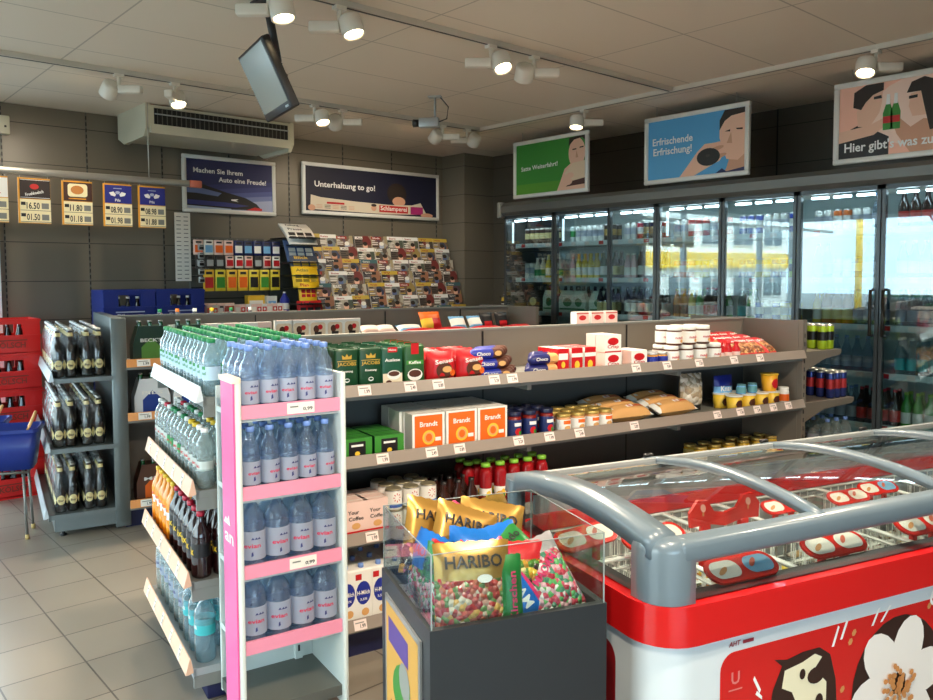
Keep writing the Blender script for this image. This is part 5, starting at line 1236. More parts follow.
# shelf three
def a_ice(m, W, H): m.art(rect(-W*.5,0,W*.5,H*.16), -.001, SRED); m.text('Your', -W*.1, H*.70, .016, SDK, -.001, w=W*.45); m.text('Coffee', 0, H*.52, .016, SDK, -.001, w=W*.6); m.art(ell(0,H*.3,.02,.014,10), -.001, BREAD)
xI = pack_box('pale_pink_box', .112,.06,.145, SPINK, SW, SPINK, a_ice); tag(xI,'x','box','pale boxes on the third gondola shelf')
for i, px in enumerate((355,377)): run(xI, px, Z3, 'pale pink box with red base, %s one on the third shelf' % ('left','right')[i], 3, .064, .03)
def bm_art(m, r, H):
    m.add(curv(ell(0,H*.60,.018,.02,14), r), [tuple(range(14))], SW)
    for k in range(8):
        a = k*pi/4; m.add(curv([(.017*cos(a)-.003*sin(a),H*.6+.019*sin(a)+.003*cos(a)),(.017*cos(a)+.003*sin(a),H*.6+.019*sin(a)-.003*cos(a)),(.008*cos(a),H*.6+.008*sin(a))], r*1.002), [(0,1,2)], SRED)
    m.add(curv(rect(-.035,H*.12,.035,H*.26), r*1.002), [(0,1,2,3)], bmat('milk_blue',(60,110,190),.4))
jB = jar('milk_can', .088,.036, mat('can_metal',(200,200,200),.3,.7), mat('can_lid',(190,180,150),.3,.6), SW, 'milk cans on the third gondola shelf', lh=(.04,.90), lidh=.06, artf=bm_art)
for k in range(2):
    for i, px in enumerate((393,410,427)): run(jB, px, Z3+k*.089, 'white milk can with red sunburst, %s from left in the %s layer' % (ORD[i], ('lower','upper')[k]), 3, .078, .045)
bD = sbottle('coffee_bottle', .17, .033, bmat('dark_coffee',(50,24,18),.25), bmat('coffee_label',(96,40,26),.4), SDK, cat='bottle')
for i, px in enumerate((443,457,471)): run(bD, px, Z3, 'short dark brown bottle, %s of three beside the milk cans' % ORD[i], 3, .075, .045, group='short dark bottles on the third gondola shelf')
bK = bottle('ketchup_bottle','x','ketchup bottle','red bottles with green caps on the third gondola shelf',.225,.031, mat('ketchup_red',(150,18,26),.2),CAPLG,SW,(.15,.5),None,None,16,.02,shoulder=.72,waist=.1,capr=.022, art=lambda m,r,z0,z1: (m.add(curv(ell(0,(z0+z1)/2,.016,.03,12), r), [tuple(range(12))], SYEL), m.add(curv(ell(0,(z0+z1)/2,.01,.012,10), r*1.002), [tuple(range(10))], SGRN)))
for i, px in enumerate((468,485,499,513,527,541)): run(bK, px, Z3, 'red ketchup bottle with green cap, %s from left' % ORD[i], 2, .075, .05 if i else .12)
jM = jar('mustard_jar', .10,.038, mat('jar_mustard',(196,160,50),.25), mat('lid_gold'), KHAKI, 'yellow jars on the third gondola shelf', artf=lambda m,r,H: m.add(curv(ell(0,H*.4,.02,.02,12), r), [tuple(range(12))], SW))
for i, px in enumerate((700,714,728,742,756,770,782)): run(jM, px, Z3+.0, 'golden-lidded yellow jar, %s from left on the third shelf' % ORD[i], 2, .08, .20)
# shelf four: milk cartons
def a_milk(m, W, H):
    m.art(ell(0,H*.55,W*.42,H*.24,16), -.001, SBLUE); m.text('H-Milch', 0, H*.56, .018, SW, -.002, w=W*.72); m.art(rect(-W*.45,H*.82,-W*.1,H*.94), -.001, SRED); m.art(ell(W*.1,H*.16,W*.22,H*.08,10), -.001, BREAD); m.text('3,5%', 0, H*.42, .010, SW, -.002, w=W*.4)
def carton(name):
    t = thing(name, 'x', 'milk carton', (0,0,0), 0, 'milk cartons on the bottom gondola shelf')
    m = MB(); W, D, H = .078,.09,.21; m.box(-W/2,W/2,0,D,0,H, SW); a_milk(m, W, H)
    m.extr([(0,H),(D,H),(D*.95,H+.012),(D*.05,H+.006)], -W/2, W/2, SW, T=Matrix(((0,0,1,0),(1,0,0,0),(0,1,0,0),(0,0,0,1)))); m.build('carton_body', t)
    MB().lathe([(.012,H+.005),(.012,H+.022),(.009,H+.024)], CAPB, 12, (0,D*.3,0)).build('screw_cap', t); return t
mk = carton('milk_carton')
for i, px in enumerate((347,363,380,397,414,431)): run(mk, px, Z4, 'blue and white milk carton, %s from left on the bottom shelf' % ORD[i], 3, .095, .03)
# on top of the gondola spine and its back shelf
def a_cup3(m, W, H): m.art(ell(0,H*.5,W*.3,H*.22,12), -.001, SRED); m.art(rect(-W*.5,H*.82,W*.5,H*.9), -.001, SRED)
xP = pack_box('white_red_box', .085,.05,.065, SPINK, SW, SW, a_cup3); tag(xP,'x','box','small boxes on top of the gondola')
for i, px in enumerate((582,597,611)): put(xP, G1.p(G1.u_at(px,.43,1.36), .425, 1.336), G1.a, 'small white and red box on top of the gondola spine, %s of three' % ORD[i])

# ------------------------------------------------------------------ farther gondola, upper front shelf
ZT = 1.151
def g2p(px, v, z, dz=.0): return G2.p(G2.u_at(px, v, z+.1), v, z+dz)
def a_tray(m, W, H): m.art(rrect(-W*.42,H*.15,W*.42,H*.85,.02,4), -.001, bmat('tray_cream',(226,206,180),.5)); m.art(ell(-W*.1,H*.5,W*.16,H*.2,12), -.0015, SBRN); m.art(ell(W*.12,H*.6,W*.14,H*.14,12), -.0015, SRED); m.art(rect(-W*.2,H*.15,W*.2,H*.35), -.002, SDK)
xTr = pack_box('meat_tray', .135,.03,.135, SW, SW, SPINK, a_tray); tag(xTr,'x','food tray','food trays on the farther gondola')
for i, px in enumerate((284,301,318,335,352)):
    for r in range(2): put(xTr, g2p(px, .12+r*.05, ZT, .002), G2.a, 'pale food tray standing on the farther gondola, %s from left, %s row' % (ORD[i], ORD[r]))
def a_col(c): return lambda m,W,H: (m.art(rect(-W*.4,H*.2,W*.4,H*.7), -.001, c), m.art(ell(0,H*.45,W*.2,H*.15,10), -.0015, SW))
for i, (px, c) in enumerate(((150,SW),(178,SPINK),(196,SGRN),(214,SW),(232,SLB),(250,SW),(264,SGRN))):
    o = pack_box('food_box', .11,.06,.13, SW if i % 2 else SPINK, SW, SW, a_col(c)); tag(o,'x','box','boxes on the farther gondola')
    put(o, g2p(px, .12, ZT, .002), G2.a, 'pale box with %s print behind the green bottle caps, %s from left' % ({SW.name:'white',SPINK.name:'pink',SGRN.name:'green',SLB.name:'blue'}[c.name], ORD[i]))
def plain(c1, c2): return lambda a,b,s: c1 if abs(b) < .55 else c2
pw1 = pouch('white_pack', .16,.11,.05, plain(SW, SPINK)); pw2 = pouch('blue_white_pack', .22,.10,.05, plain(SW, SLB)); pw3 = pouch('chips_bag', .19,.17,.07, lambda a,b,s: SORA if b > .1 else (SYEL if a < 0 else SRED)); pw4 = pouch('white_blue_bag', .15,.13,.05, plain(SW, SLB)); pw5 = pouch('black_pack', .13,.14,.05, lambda a,b,s: SRED if b < -.2 and abs(a) < .6 else SDK); pw6 = pouch('red_long_pack', .30,.08,.04, lambda a,b,s: SRED)
for o, px, lab, rx in ((pw1,372,'white pack lying left on the farther gondola',-60),(pw1,388,'white pack lying beside the blue and white pack',-62),(pw2,412,'blue and white pack lying under the orange bag',-62),(pw3,433,'orange and yellow crisps bag leaning on the farther gondola',-28),(pw4,460,'white and pale blue bag right of the orange bag',-35),(pw4,478,'white and pale blue bag beside the black packs',-35),(pw5,488,'black and red pack, left one near the gondola end',-20),(pw5,503,'black and red pack, right one near the gondola end',-20),(pw6,424,'long flat red pack, leftmost of the row',-75),(pw6,455,'long flat red pack in front of the white bags',-75),(pw6,490,'long flat red pack in front of the black packs',-75),(pw6,522,'long flat red pack at the gondola end',-75)):
    o_ = put(o, g2p(px, .24 if o is not pw6 else .08, ZT, .01), rot=(radians(rx),0,G2.a), label=lab); o_['category'] = 'food pack'
# ------------------------------------------------------------------ left bay of the farther gondola
def carr(name, c, acc, txt, label):
    t = thing(name, label, 'drinks pack', (0,0,0), 0, 'multipacks in the left bay of the farther gondola')
    m = MB(); m.extr([(-.11,0),(.11,0),(.11,.12),(.075,.235),(-.075,.235),(-.11,.12)], -.07, .07, c, T=Matrix(((1,0,0,0),(0,0,1,0),(0,1,0,0),(0,0,0,1))))
    m.art([(-.06,.02),(.06,.02),(.06,.10),(.0,.16),(-.06,.10)], -.0712, acc); m.text(txt, 0, .145, .022, SW, -.0725, w=.13); m.build('carton', t)
    b = MB()
    for x in (-.066,0,.066): b.lathe([(.03,.13),(.018,.2),(.0135,.25),(.0135,.262)], GREENG, 10, (x,-.036,0)); b.lathe([(.015,.262),(.015,.268),(.012,.27)], ALU, 10, (x,-.036,0))
    b.build('bottle_necks', t); return t
k1 = carr('beer_carrier', bmat('beck_green',(20,52,34),.35), bmat('bottle_green',(90,140,60),.3), "BECK'S", 'x'); k2 = carr('beer_carrier', bmat('carrier_white',(226,228,230),.45), bmat('carrier_blue',(30,60,140),.4), 'PILS', 'x')
k3 = carr('drinks_carrier', bmat('carrier_brown',(88,54,40),.45), SORA, 'MIX', 'x')
for k, (o, z, nm) in enumerate(((k3,.15,'brown and orange'),(k2,.71,'white and blue'),(k1,1.05,'dark green'))):
    for i, u in enumerate((.16,.40,.64)):
        if k == 2 and i == 2: continue
        put(o, G2.p(u, .12, z+.001), G2.a, '%s bottle carrier, %s from the steel end shelving on the farther gondola' % (nm, ORD[i]))
# colourful caps peeking over the spine
cps = [CAPG, mat('cap_orange',(236,130,50),.4), CAPW, CAPY, CAPG, CAPW]
for i, u in enumerate((.30,.42,.54,.66,.80,.94)):
    o = sbottle('soda_bottle', .325, .040, WATERP, LW, cps[i]); put(o, G2.p(u, .53, 1.151 if u > .95 else 1.051), G2.a, 'clear bottle with %s cap behind the farther gondola spine, %s from left' % (('green','orange','white','yellow','green','white')[i], ORD[i])); o['group'] = 'bottles behind the farther gondola spine'
# ------------------------------------------------------------------ crates
def crate(name, group, c, dark, H=.29, W=.40, D=.30, letter='KÖLSCH', bears=False):
    t = thing(name, 'x', 'crate', (0,0,0), 0, group)
    m = MB(); e = .012
    m.box(-W/2,W/2,0,D,0,.02, c)
    # front and back walls with a grip opening, side walls
    for y0, y1 in ((0,e),(D-e,D)):
        m.box(-W/2,W/2,y0,y1,0,H*.56, c); m.box(-W/2,-W*.22,y0,y1,H*.56,H*.86, c); m.box(W*.22,W/2,y0,y1,H*.56,H*.86, c); m.box(-W/2,W/2,y0,y1,H*.86,H, c)
    for x0, x1 in ((-W/2,-W/2+e),(W/2-e,W/2)): m.box(x0,x1,e,D-e,0,H, c)
    for z in (.0,.5,.93): m.box(-W/2-.006,W/2+.006,-.006,.0,H*z,H*z+.014, c)
    m.build('crate_body', t)
    p = MB(); p.text(letter, 0, H*.30, .04, dark, -.008, w=W*.5); p.art(rect(-W*.28,H*.40,W*.28,H*.43), -.0075, dark)
    if bears:
        for sx in (-1,1): p.art([(0,H*.14),(sx*.04,H*.12),(sx*.10,H*.22),(sx*.08,H*.10),(sx*.02,H*.07)], -.0075, SW)
    p.build('crate_print', t)
    b = MB()
    for i in range(5): b.lathe([(.028,.03),(.03,.12),(.014,.2),(.0135,.235)], BROWNG, 8, (-.15+.075*i,.05,0)); b.lathe([(.015,.228),(.015,.245)], SW if bears else ALU, 8, (-.15+.075*i,.05,0))
    b.build('bottles_inside', t); return t
CR = crate('bottle_crate','stack of red bottle crates at the far left wall', mat('crate_red',(214,32,28),.35), mat('crate_red_dark',(120,44,26),.5), .26)
LVN = ('lowest','second','middle','fourth','topmost')
CB_ = crate('bottle_crate','stacked blue bottle crates behind the steel end shelving', mat('crate_blue',(26,44,122),.35), mat('crate_pale_print',(170,184,214),.5), .30, letter='Pilsener', bears=True)
LVN = ('lowest','second','middle','fourth','topmost')
for k in range(5): put(CR, (1.32, 6.42, k*.2605), 0, 'red bottle crate against the wall, %s of five' % LVN[k])
def cpos(px, yr):           # where the line of sight at pixel px meets the room plane Y = yr
    s_ = (px-CX)/F; d = yr/(cos(ALPHA)-sin(ALPHA)*s_); return d*(sin(ALPHA)+cos(ALPHA)*s_)
for c_, px in enumerate((130, 181)):
    for k in range(5): put(CB_, (cpos(px, 6.45), 6.45, k*.3005), 0, 'blue bottle crate in the %s stack, %s of five' % (('left','right')[c_], LVN[k]))
# ------------------------------------------------------------------ blue shopping baskets on a stand
sb = thing('basket_stand', 'thin metal stand carrying the blue shopping baskets at the left edge', 'stand', R3(-2.78,4.86,0), radians(-10)-ALPHA+radians(30))
m = MB()
LEG = mat('stand_metal',(120,118,112),.35,.4)
for a, b_ in (((-.12,-.12),(.0,-.02)),((.10,-.10),(.02,-.02)),((.10,.13),(.02,.02)),((-.12,.13),(0,.02))): m = MB(); m.tube([(a[0],a[1],0),(a[0]*.85+b_[0]*.1,a[1]*.8,.43)], .008, LEG, 8); m.lathe([(.012,0),(.012,.03)], mat('rubber_tan',(190,160,100),.6), 8, (a[0],a[1],0)); m.build('leg', sb)
m = MB(); m.tube([(-.14,-.12,.42),(.12,-.12,.42),(.12,.12,.42),(-.14,.12,.42)], .008, LEG, 8, True); m.build('frame', sb)
BBL = mat('basket_blue',(26,48,128),.35)
def sbasket(label, z, loc):
    b = thing('shopping_basket', label, 'basket', loc, sb.rotation_euler.z, 'blue shopping baskets on the stand')
    m = MB(); W0, D0, W1, D1, H = .16,.11,.195,.14,.25
    lo = rrect(-W0,-D0,W0,D0,.03,4); hi = rrect(-W1,-D1,W1,D1,.04,4); n = len(lo)
    V = [(x,y,0) for x,y in lo]+[(x,y,H) for x,y in hi]+[(x*.97,y*.97,H) for x,y in hi]+[(x*.96,y*.96,.01) for x,y in lo]
    m.add(V, [(q*n+i, q*n+(i+1) % n, (q+1)*n+(i+1) % n, (q+1)*n+i) for q in range(3) for i in range(n)]+[tuple(range(n))[::-1], tuple(3*n+i for i in range(n))], BBL, True)
    rim = rrect(-W1-.012,-D1-.012,W1+.012,D1+.012,.05,4); m.extr(rim, H-.02, H, BBL, top=False, bottom=False); m.build('basket_body', b)
    h = MB(); h.tube([(W1*.75,-D1,H),(W1*.8,-D1*1.1,H+.02),(W1*.95,-D1*.6,H+.1)], .009, BREAD, 8); h.build('handle', b); return b
c0 = R3(-2.80,4.86,0)
sbasket('front blue shopping basket with a wooden handle at the left edge', .43, (c0.x, c0.y, .432)); 
b2 = sbasket('rear blue shopping basket nested behind the front one at the left edge', .5, (c0.x-.10, c0.y+.40, .432))
# ------------------------------------------------------------------ magazine shelves on the back wall
MPAL = [(120,52,50),(58,66,92),(168,154,122),(78,88,74),(160,112,86),(98,74,88),(190,184,168),(74,66,60),(160,138,84),(120,130,132)]
MUT = [(90,80,72),(150,132,116),(120,96,80),(176,168,158),(96,92,96),(170,120,96)]
def magazine(i):
    m = MB(); W, H = .205,.275; r = random.Random(i*13+5)
    bg = cells('cover_%d' % i, [MPAL[i % 10], MPAL[i % 10], MPAL[i % 10], MUT[i % 6], MUT[(i+2) % 6], MPAL[(i+3) % 10], MUT[(i+1) % 6]], 10+2*(i % 4), .3)
    for n in bg.node_tree.nodes:
        if n.type == 'BUMP': n.inputs['Strength'].default_value = 0
    m.box(-W/2,W/2,0,.006,0,H, PAPER); m.art(rect(-W/2,0,W/2,H), -.0005, bg)
    mc = [SW, mat('cover_gold',(206,176,70),.4), mat('cover_brick',(168,50,44),.4), PRINTW, mat('cover_ink',(30,26,30),.4), mat('cover_teal',(70,110,116),.4)][i % 6]
    m.art(rect(-W*.5,H*.86,W*.5,H), -.001, mc) if i % 2 else m.art(rect(-W*.47,H*.87,W*(.0+.07*(i % 6)),H*.97), -.001, mc)
    m.text(('Auto','Welt','Mode','Stern','Sport','Garten','Chip','TV','Haus','Reise')[i % 10], -W*.17, H*.92, .017, [INK, mat('cover_brick',(168,50,44),.4)][i % 2] if i % 6 in (0,3,1) else SW, -.0016, w=W*.42)
    m.art(clip(ell(W*.12,H*.62,.030,.040,12), -W/2,W/2,0,H), -.0012, (SKIN,SKIN2,PALE,SKIN,SLATE)[i % 5]); m.art(ell(W*.12,H*.70,.030,.022,10), -.0015, HAIR if i % 5 != 2 else SW)
    for q in range(5):
        x = -W*.46; z = H*.80-q*.020; m.art(rect(x,z,x+W*r.uniform(.2,.42),z+.008), -.0032, [SW,MATS['cover_gold'],INK][r.randrange(3)]) if 'cover_gold' in MATS else None
    o = m.build('magazine'); return tag(o, 'x', 'magazine')
MAGS = [magazine(i) for i in range(10)]
MC = ('dark red','navy','sand','green','orange','plum','cream','charcoal','mustard','grey-blue')
rk = thing('magazine_rack', 'wide dark stepped magazine rack on the back wall under the navy board', 'rack', (3.96,6.98,0), 0)
MX0, MX1 = 3.96, 5.84
m = MB(); m.box(0,MX1-MX0,-.06,-.02,.05,2.0, DGREY); m.box(0,MX1-MX0,-.45,-.02,0,.10, DGREY); m.build('back_frame', rk)
rows = 7
for k in range(rows):
    zt, yy = 2.02-.122*k, -.12-.055*k
    m = MB(); m.box(0,MX1-MX0,yy-.035,yy+.05,zt-.285,zt-.275, BLACK); m.box(0,MX1-MX0,yy-.037,yy-.033,zt-.285,zt-.24, BLACK); m.build('shelf', rk)
rr = random.Random(11)
for k in range(rows):
    zt, yy = 2.02-.122*k, 6.98-.12-.055*k
    for i in range(9):
        g = rr.randrange(10); x = MX0+.105+i*.208+rr.uniform(-.012,.012)
        put(MAGS[g], (x, yy-.022+.001*i, zt-.272+rr.uniform(-.004,.006)), rot=(radians(-11+rr.uniform(-2,2)), 0, rr.uniform(-.03,.03)), label='%s magazine, row %s from top, %s from left, wide rack' % (MC[g], ORD[k], ORD[i]), group='magazines on the wide back-wall rack')
# second narrow rack beside the coolers
rk2 = thing('magazine_rack', 'narrow magazine rack between the corner casing and the cooler', 'rack', (XW-.02,5.98,0), R90)
m = MB(); m.box(-.28,.28,-.05,0,.05,1.95, DGREY); m.build('back_frame', rk2)
for k in range(6):
    zt, yy = 1.93-.14*k, -.10-.045*k
    m = MB(); m.box(-.28,.28,yy-.035,yy+.04,zt-.285,zt-.275, BLACK); m.build('shelf', rk2)
    for i in range(2):
        g = rr.randrange(10); put(MAGS[g], (XW-.02+yy-.022, 5.98+.12-.24*i, zt-.272), rot=(radians(-11),0,R90), label='%s magazine, row %s from top, %s one, narrow rack by cooler' % (MC[g], ORD[k], ('left','right')[i]), group='magazines on the narrow rack')
# newspapers left of the magazines
np_ = thing('newspaper_rack', 'dark newspaper rack left of the magazine rack', 'rack', (3.80,6.98,0), 0)
m = MB(); m.box(-.14,.15,-.05,0,0,1.95, DGREY); m.build('back_frame', np_)
for q in ((6.52,1.965),(6.50,1.895),(6.54,1.735),(6.51,1.615),(6.47,1.495),(6.43,1.355),(6.40,1.215)): m = MB(); m.box(-.14,.15,q[0]-6.98-.02,-.05,q[1]-.012,q[1], BLACK); m.build('ledge', np_)
def paper(label, x, y, z, c1, c2, rx, n=5, w=.30, h=.22, title='Bild'):
    t = thing('newspaper', label, 'newspaper', (x,y,z), .0, 'newspapers in the dark rack'); t.rotation_euler = (radians(rx),0,.04)
    m = MB(); V = []; K = 10
    for k in range(K+1):
        s_ = k/K; V += [(-w/2, -.015*sin(pi*s_)-.0, h*s_), (w/2, -.015*sin(pi*s_), h*s_), (w/2, .012+.0*s_, h*s_), (-w/2, .012, h*s_)]
    fs = [(k*4+a, k*4+(a+1) % 4, k*4+4+(a+1) % 4, k*4+4+a) for k in range(K) for a in range(4)]+[(3,2,1,0),(K*4,K*4+1,K*4+2,K*4+3)]
    m.add(V, fs, c1, True); 
    fn = lambda px, pz: -.015*sin(pi*max(0,min(1,pz/h)))-.002
    m.text(title, -.03, h*.82, .03, c2, w=w*.5, fn=fn)
    for q in range(3): m.add([(x_, fn(x_,z_)-.0, z_) for x_,z_ in rect(-w*.42+q*w*.3,h*.25,-w*.18+q*w*.3,h*.6)], [(0,1,2,3)], c2)
    m.build('folded_sheets', t); return t
paper('curled newspaper bundle on top of the newspaper rack', 3.80,6.60,1.97, PAPER, HAIR, -48, h=.19, title='Zeitung')
paper('second white newspaper below the curled top bundle', 3.80,6.54,1.90, PAPER, HAIR, -40, title='Presse')
paper('dark blue newspaper in the middle of the newspaper rack', 3.80,6.58,1.74, bmat('paper_blue',(60,84,130),.5), SW, -22, title='Post')
paper('grey and blue newspaper above the yellow booklets', 3.82,6.54,1.62, bmat('paper_slate',(70,80,100),.5), SYEL, -18, h=.2, title='Blick')
paper('upper yellow booklet in the newspaper rack', 3.80,6.50,1.50, bmat('paper_yellow',(236,196,30),.45), bmat('paper_olive',(150,130,30),.5), -14, h=.2, w=.27, title='Atlas')
paper('lower yellow booklet in the newspaper rack', 3.80,6.47,1.36, MATS['pack_paper_yellow'], SRED, -10, h=.2, w=.18, title='Plan')
paper('red and black paper at the foot of the newspaper rack', 3.80,6.44,1.22, SRED, INK, -8, h=.16, w=.26, title='Heft')
# ------------------------------------------------------------------ accessory rack
ak = thing('accessory_rack', 'dark wall rack with hanging packs left of the newspapers', 'rack', (2.74,6.98,0), 0)
m = MB(); m.box(.14,.86,-.04,0,1.25,1.96, DGREY)
for q in range(7): m.box(.14,.86,-.045,-.04,1.3+q*.1,1.31+q*.1, BLACK)
m.build('back_grid', ak)
m = MB(); m.box(.1,.88,-.40,0,1.24,1.27, GREY); m.box(.1,.88,-.42,-.40,1.24,1.29, SPINK); m.build('shelf', ak)
m = MB(); m.box(.12,.86,-.36,-.02,0,1.235, DGREY); m.build('cabinet', ak)
def hpk(name, w, h, c1, c2, cat, group):
    m = MB(); m.rbox(-w/2,w/2,-.012,.012,-h,0, c1, .004, 1); m.art(rect(-w*.4,-h*.85,w*.4,-h*.35), -.0125, c2); m.art(rect(-w*.3,-h*.22,w*.3,-h*.1), -.0125, INK); m.tube([(0,0,-.005),(0,.0,.008),(0,.2,.012)], .002, CHROME, 5)
    o = m.build(name); return tag(o, 'x', cat, group)
P1 = [hpk('hanging_pack', .085,.13, a, b_, 'pack', 'packs hanging in the top row of the accessory rack') for a, b_ in ((SPINK,SORA),(SW,SLB),(NAVY,SW),(bmat('deep_navy',(24,34,84),.4),SLB))]
for i in range(9):
    k = (0,1,0,0,2,3,2,3,2)[i]; put(P1[k], (2.87+i*.093, 6.74, 1.925), 0, '%s hanging pack, top row, %s from left, accessory rack' % (('pink and orange','white and blue','navy and white','navy and pale blue')[k], ORD[i]))
P2 = [hpk('hanging_pack', .075,.11, a, b_, 'pack', 'packs hanging in the second row of the accessory rack') for a, b_ in ((SW,SRED),(SPINK,SRED),(bmat('charcoal',(50,46,46),.4),LGREY))]
for i in range(9):
    k = (2,2,2,1,0,1,2,1,0)[i]; put(P2[k], (2.88+i*.092, 6.74, 1.79), 0, '%s hanging pack, second row, %s from left, accessory rack' % (('white and red','pink and red','charcoal')[k], ORD[i]))
P3 = [hpk('hanging_pack', .095,.19, a, b_, 'pack', 'yellow packs hanging in the accessory rack') for a, b_ in ((SYEL,LRED),(bmat('lemon',(226,206,60),.4),SGRN),(SYEL,SORA),(MATS['pack_lemon'],SDK))]
for i in range(7):
    k = (0,1,2,2,3,1,3)[i]; put(P3[k], (2.95+i*.107, 6.72, 1.665), 0, 'yellow hanging pack with %s print, third row, %s from left' % (('red','green','orange','black')[k], ORD[i]))
P4 = hpk('hanging_pack', .05,.05, LGREY, SDK, 'pack', 'small silver packs hanging at the left of the accessory rack')
for i in range(5): put(P4, (2.86, 6.66, 1.88-i*.07), 0, 'small silver hanging pack, %s from top, left column of accessory rack' % ORD[i])
SMALL = [pack_box('small_box', .05,.05,.085, c, SW, SPINK, a_col(d)) for c, d in ((SPINK,SRED),(SW,LRED),(SPINK,SW))]
for i in range(15):
    o = SMALL[i % 3]; o['category'] = 'small box'; put(o, (2.90+i*.052, 6.60, 1.271), 0, 'small pale box in the row under the yellow packs, %s from left' % ORD[i], group='small boxes on the accessory rack shelf')
o = pack_box('yellow_box', .17,.06,.16, SYEL, SYEL, SW, a_col(SW)); tag(o, 'large yellow box standing behind the row of small pale boxes', 'box'); o.location = (3.42,6.76,1.271)
o = pack_box('picture_box', .10,.05,.15, SW, SW, SW, a_col(SLB)); tag(o, 'white and blue box right of the large yellow box', 'box'); o.location = (3.56,6.72,1.271)
o = sbottle('washer_bottle', .19, .045, SBLUE, SW, SW, .62); tag(o, 'blue bottle with white label at the right end of the accessory shelf', 'bottle'); o.location = (3.64,6.63,1.271)
for i, c in enumerate((SORA, SRED, SDK, bmat('rust',(180,70,40),.4))):
    o = pouch('sweet_bag', .09,.10,.04, plain(c, SPINK)); tag(o, '%s small bag at the left of the accessory shelf' % ('orange','red','black','rust-coloured')[i], 'bag'); o.location = (2.86+i*.075,6.66-.02*i,1.272)

# ------------------------------------------------------------------ sweets bin
SF = Frame(-.073, 1.86, 20.2)
BW, BD, BZ_ = .484, .452, .75
BG = mat('bin_anthracite', (36,40,44), .4, noise=.04, nscale=9); PLX = film('bin_acrylic', (238,244,244), 1.49, rough=.01, rscale=1.2)
t = thing('sweets_bin', 'dark grey square display bin with a clear acrylic rim, full of sweets bags', 'display bin', SF.p(0,0), SF.a)
b = MB(); e = .02
b.box(0,BW,0,e,0,BZ_, BG); b.box(0,BW,BD-e,BD,0,BZ_, BG); b.box(0,e,e,BD-e,0,BZ_, BG); b.box(BW-e,BW,e,BD-e,0,BZ_, BG); b.box(e,BW-e,e,BD-e,.50,.52, BG); b.box(.03,BW-.03,.03,BD-.03,0,.02, BLACK); b.build('bin_box', t)
for nm, q in (('front',(.004,BW-.004,.006,.009)),('back',(.004,BW-.004,BD-.009,BD-.006)),('left',(.006,.009,.009,BD-.009)),('right',(BW-.009,BW-.006,.009,BD-.009))):
    b = MB(); b.box(q[0],q[1],q[2],q[3],BZ_-.05,BZ_+.185, PLX); b.build('acrylic_pane', t)
b = MB(); ED = mat('acrylic_edge', (150,160,160), .2)
for x, y in ((.006,.006),(BW-.006,.006),(.006,BD-.006),(BW-.006,BD-.006)): b.box(x-.0016,x+.0016,y-.0016,y+.0016,BZ_,BZ_+.185, ED)
for (x0,y0,x1,y1) in ((.006,.006,BW-.006,.006),(.006,BD-.006,BW-.006,BD-.006),(.006,.006,.006,BD-.006),(BW-.006,.006,BW-.006,BD-.006)): b.tube([(x0,y0,BZ_+.185),(x1,y1,BZ_+.185)], .0014, ED, 4)
b.build('acrylic_edges', t)
b = MB(); TL_ = Matrix.Translation((-.001,0,0)) @ Matrix.Rotation(-pi/2,4,'Z')
for q in (rect(-BD+.06,.28,-BD+.075,.70),rect(-.075,.28,-.06,.70),rect(-BD+.06,.28,-.06,.295),rect(-BD+.06,.685,-.06,.70)): b.art(q, -.006, ALU, T=TL_)
b.box(-.006,-.001,.06,BD-.06,.28,.70, ALU); b.art(rect(-BD+.075,.295,-.075,.685), -.0065, bmat('poster_yellow',(216,160,70),.5), T=TL_)
b.art(rect(-BD+.10,.58,-.16,.65), -.007, bmat('poster_purple',(90,60,140),.5), T=TL_); b.art(ell(-BD/2,.50,.09,.06,14,rot=.5), -.0072, SGRN, T=TL_); b.art(ell(-BD/2+.03,.53,.05,.05,12), -.0074, bmat('poster_grey',(150,150,140),.5), T=TL_); b.art(rect(-BD+.12,.36,-.12,.38), -.007, SBRN, T=TL_); b.art(rect(-BD+.12,.40,-.16,.42), -.007, SBRN, T=TL_)
b.build('side_poster', t)
GUM = cells('gummy_mix', ((190,60,56),(222,170,90),(206,110,84),(110,140,80),(226,206,180),(170,46,56),(214,160,140),(200,80,70)), 72, .15)
GUM2 = cells('fruit_mix', ((226,196,70),(210,150,50),(90,140,60),(240,220,150),(60,40,34),(196,120,40)), 70, .2)
GUM3 = cells('pink_mix', ((236,180,190),(220,90,110),(90,150,120),(240,230,226),(110,190,110),(200,60,80)), 80, .2)
LIQ = cells('liquorice_mix', ((40,30,34),(226,120,160),(240,236,230),(90,60,44),(240,180,60),(30,24,26)), 80, .2)
GLD = mat('foil_gold', (176,134,62), .28, .5, noise=.12, nscale=9); BLF = mat('foil_blue', (24,110,200), .28, .1, noise=.15, nscale=10); GRF = mat('foil_green', (24,120,50), .3, .1, noise=.15, nscale=10); PKF = mat('foil_pink', (222,50,110), .3); REDF = mat('foil_red', (206,30,40), .3); SLV = mat('foil_silver', (190,186,190), .25, .5)
def hb(m, fy, W, H):
    m.text('HARIBO', .0, H*.80, .030, SDK, w=W*.74, fn=lambda x,z: fy(x,z)-.001)
    poly_on(m, rect(-W*.46,H*.605,W*.46,H*.635), fy, REDF, .001); poly_on(m, ell(W*.12,H*.62,W*.10,H*.045,12), fy, SW, .002); poly_on(m, rect(-W*.46,H*.075,W*.46,H*.13), fy, REDF, .001)
def hb2(m, fy, W, H): m.text('HARIBO', 0, H*.76, .030, SDK, w=W*.74, fn=lambda x,z: fy(x,z)-.001); poly_on(m, ell(W*.0,H*.48,W*.2,H*.10,12), fy, SW, .001)
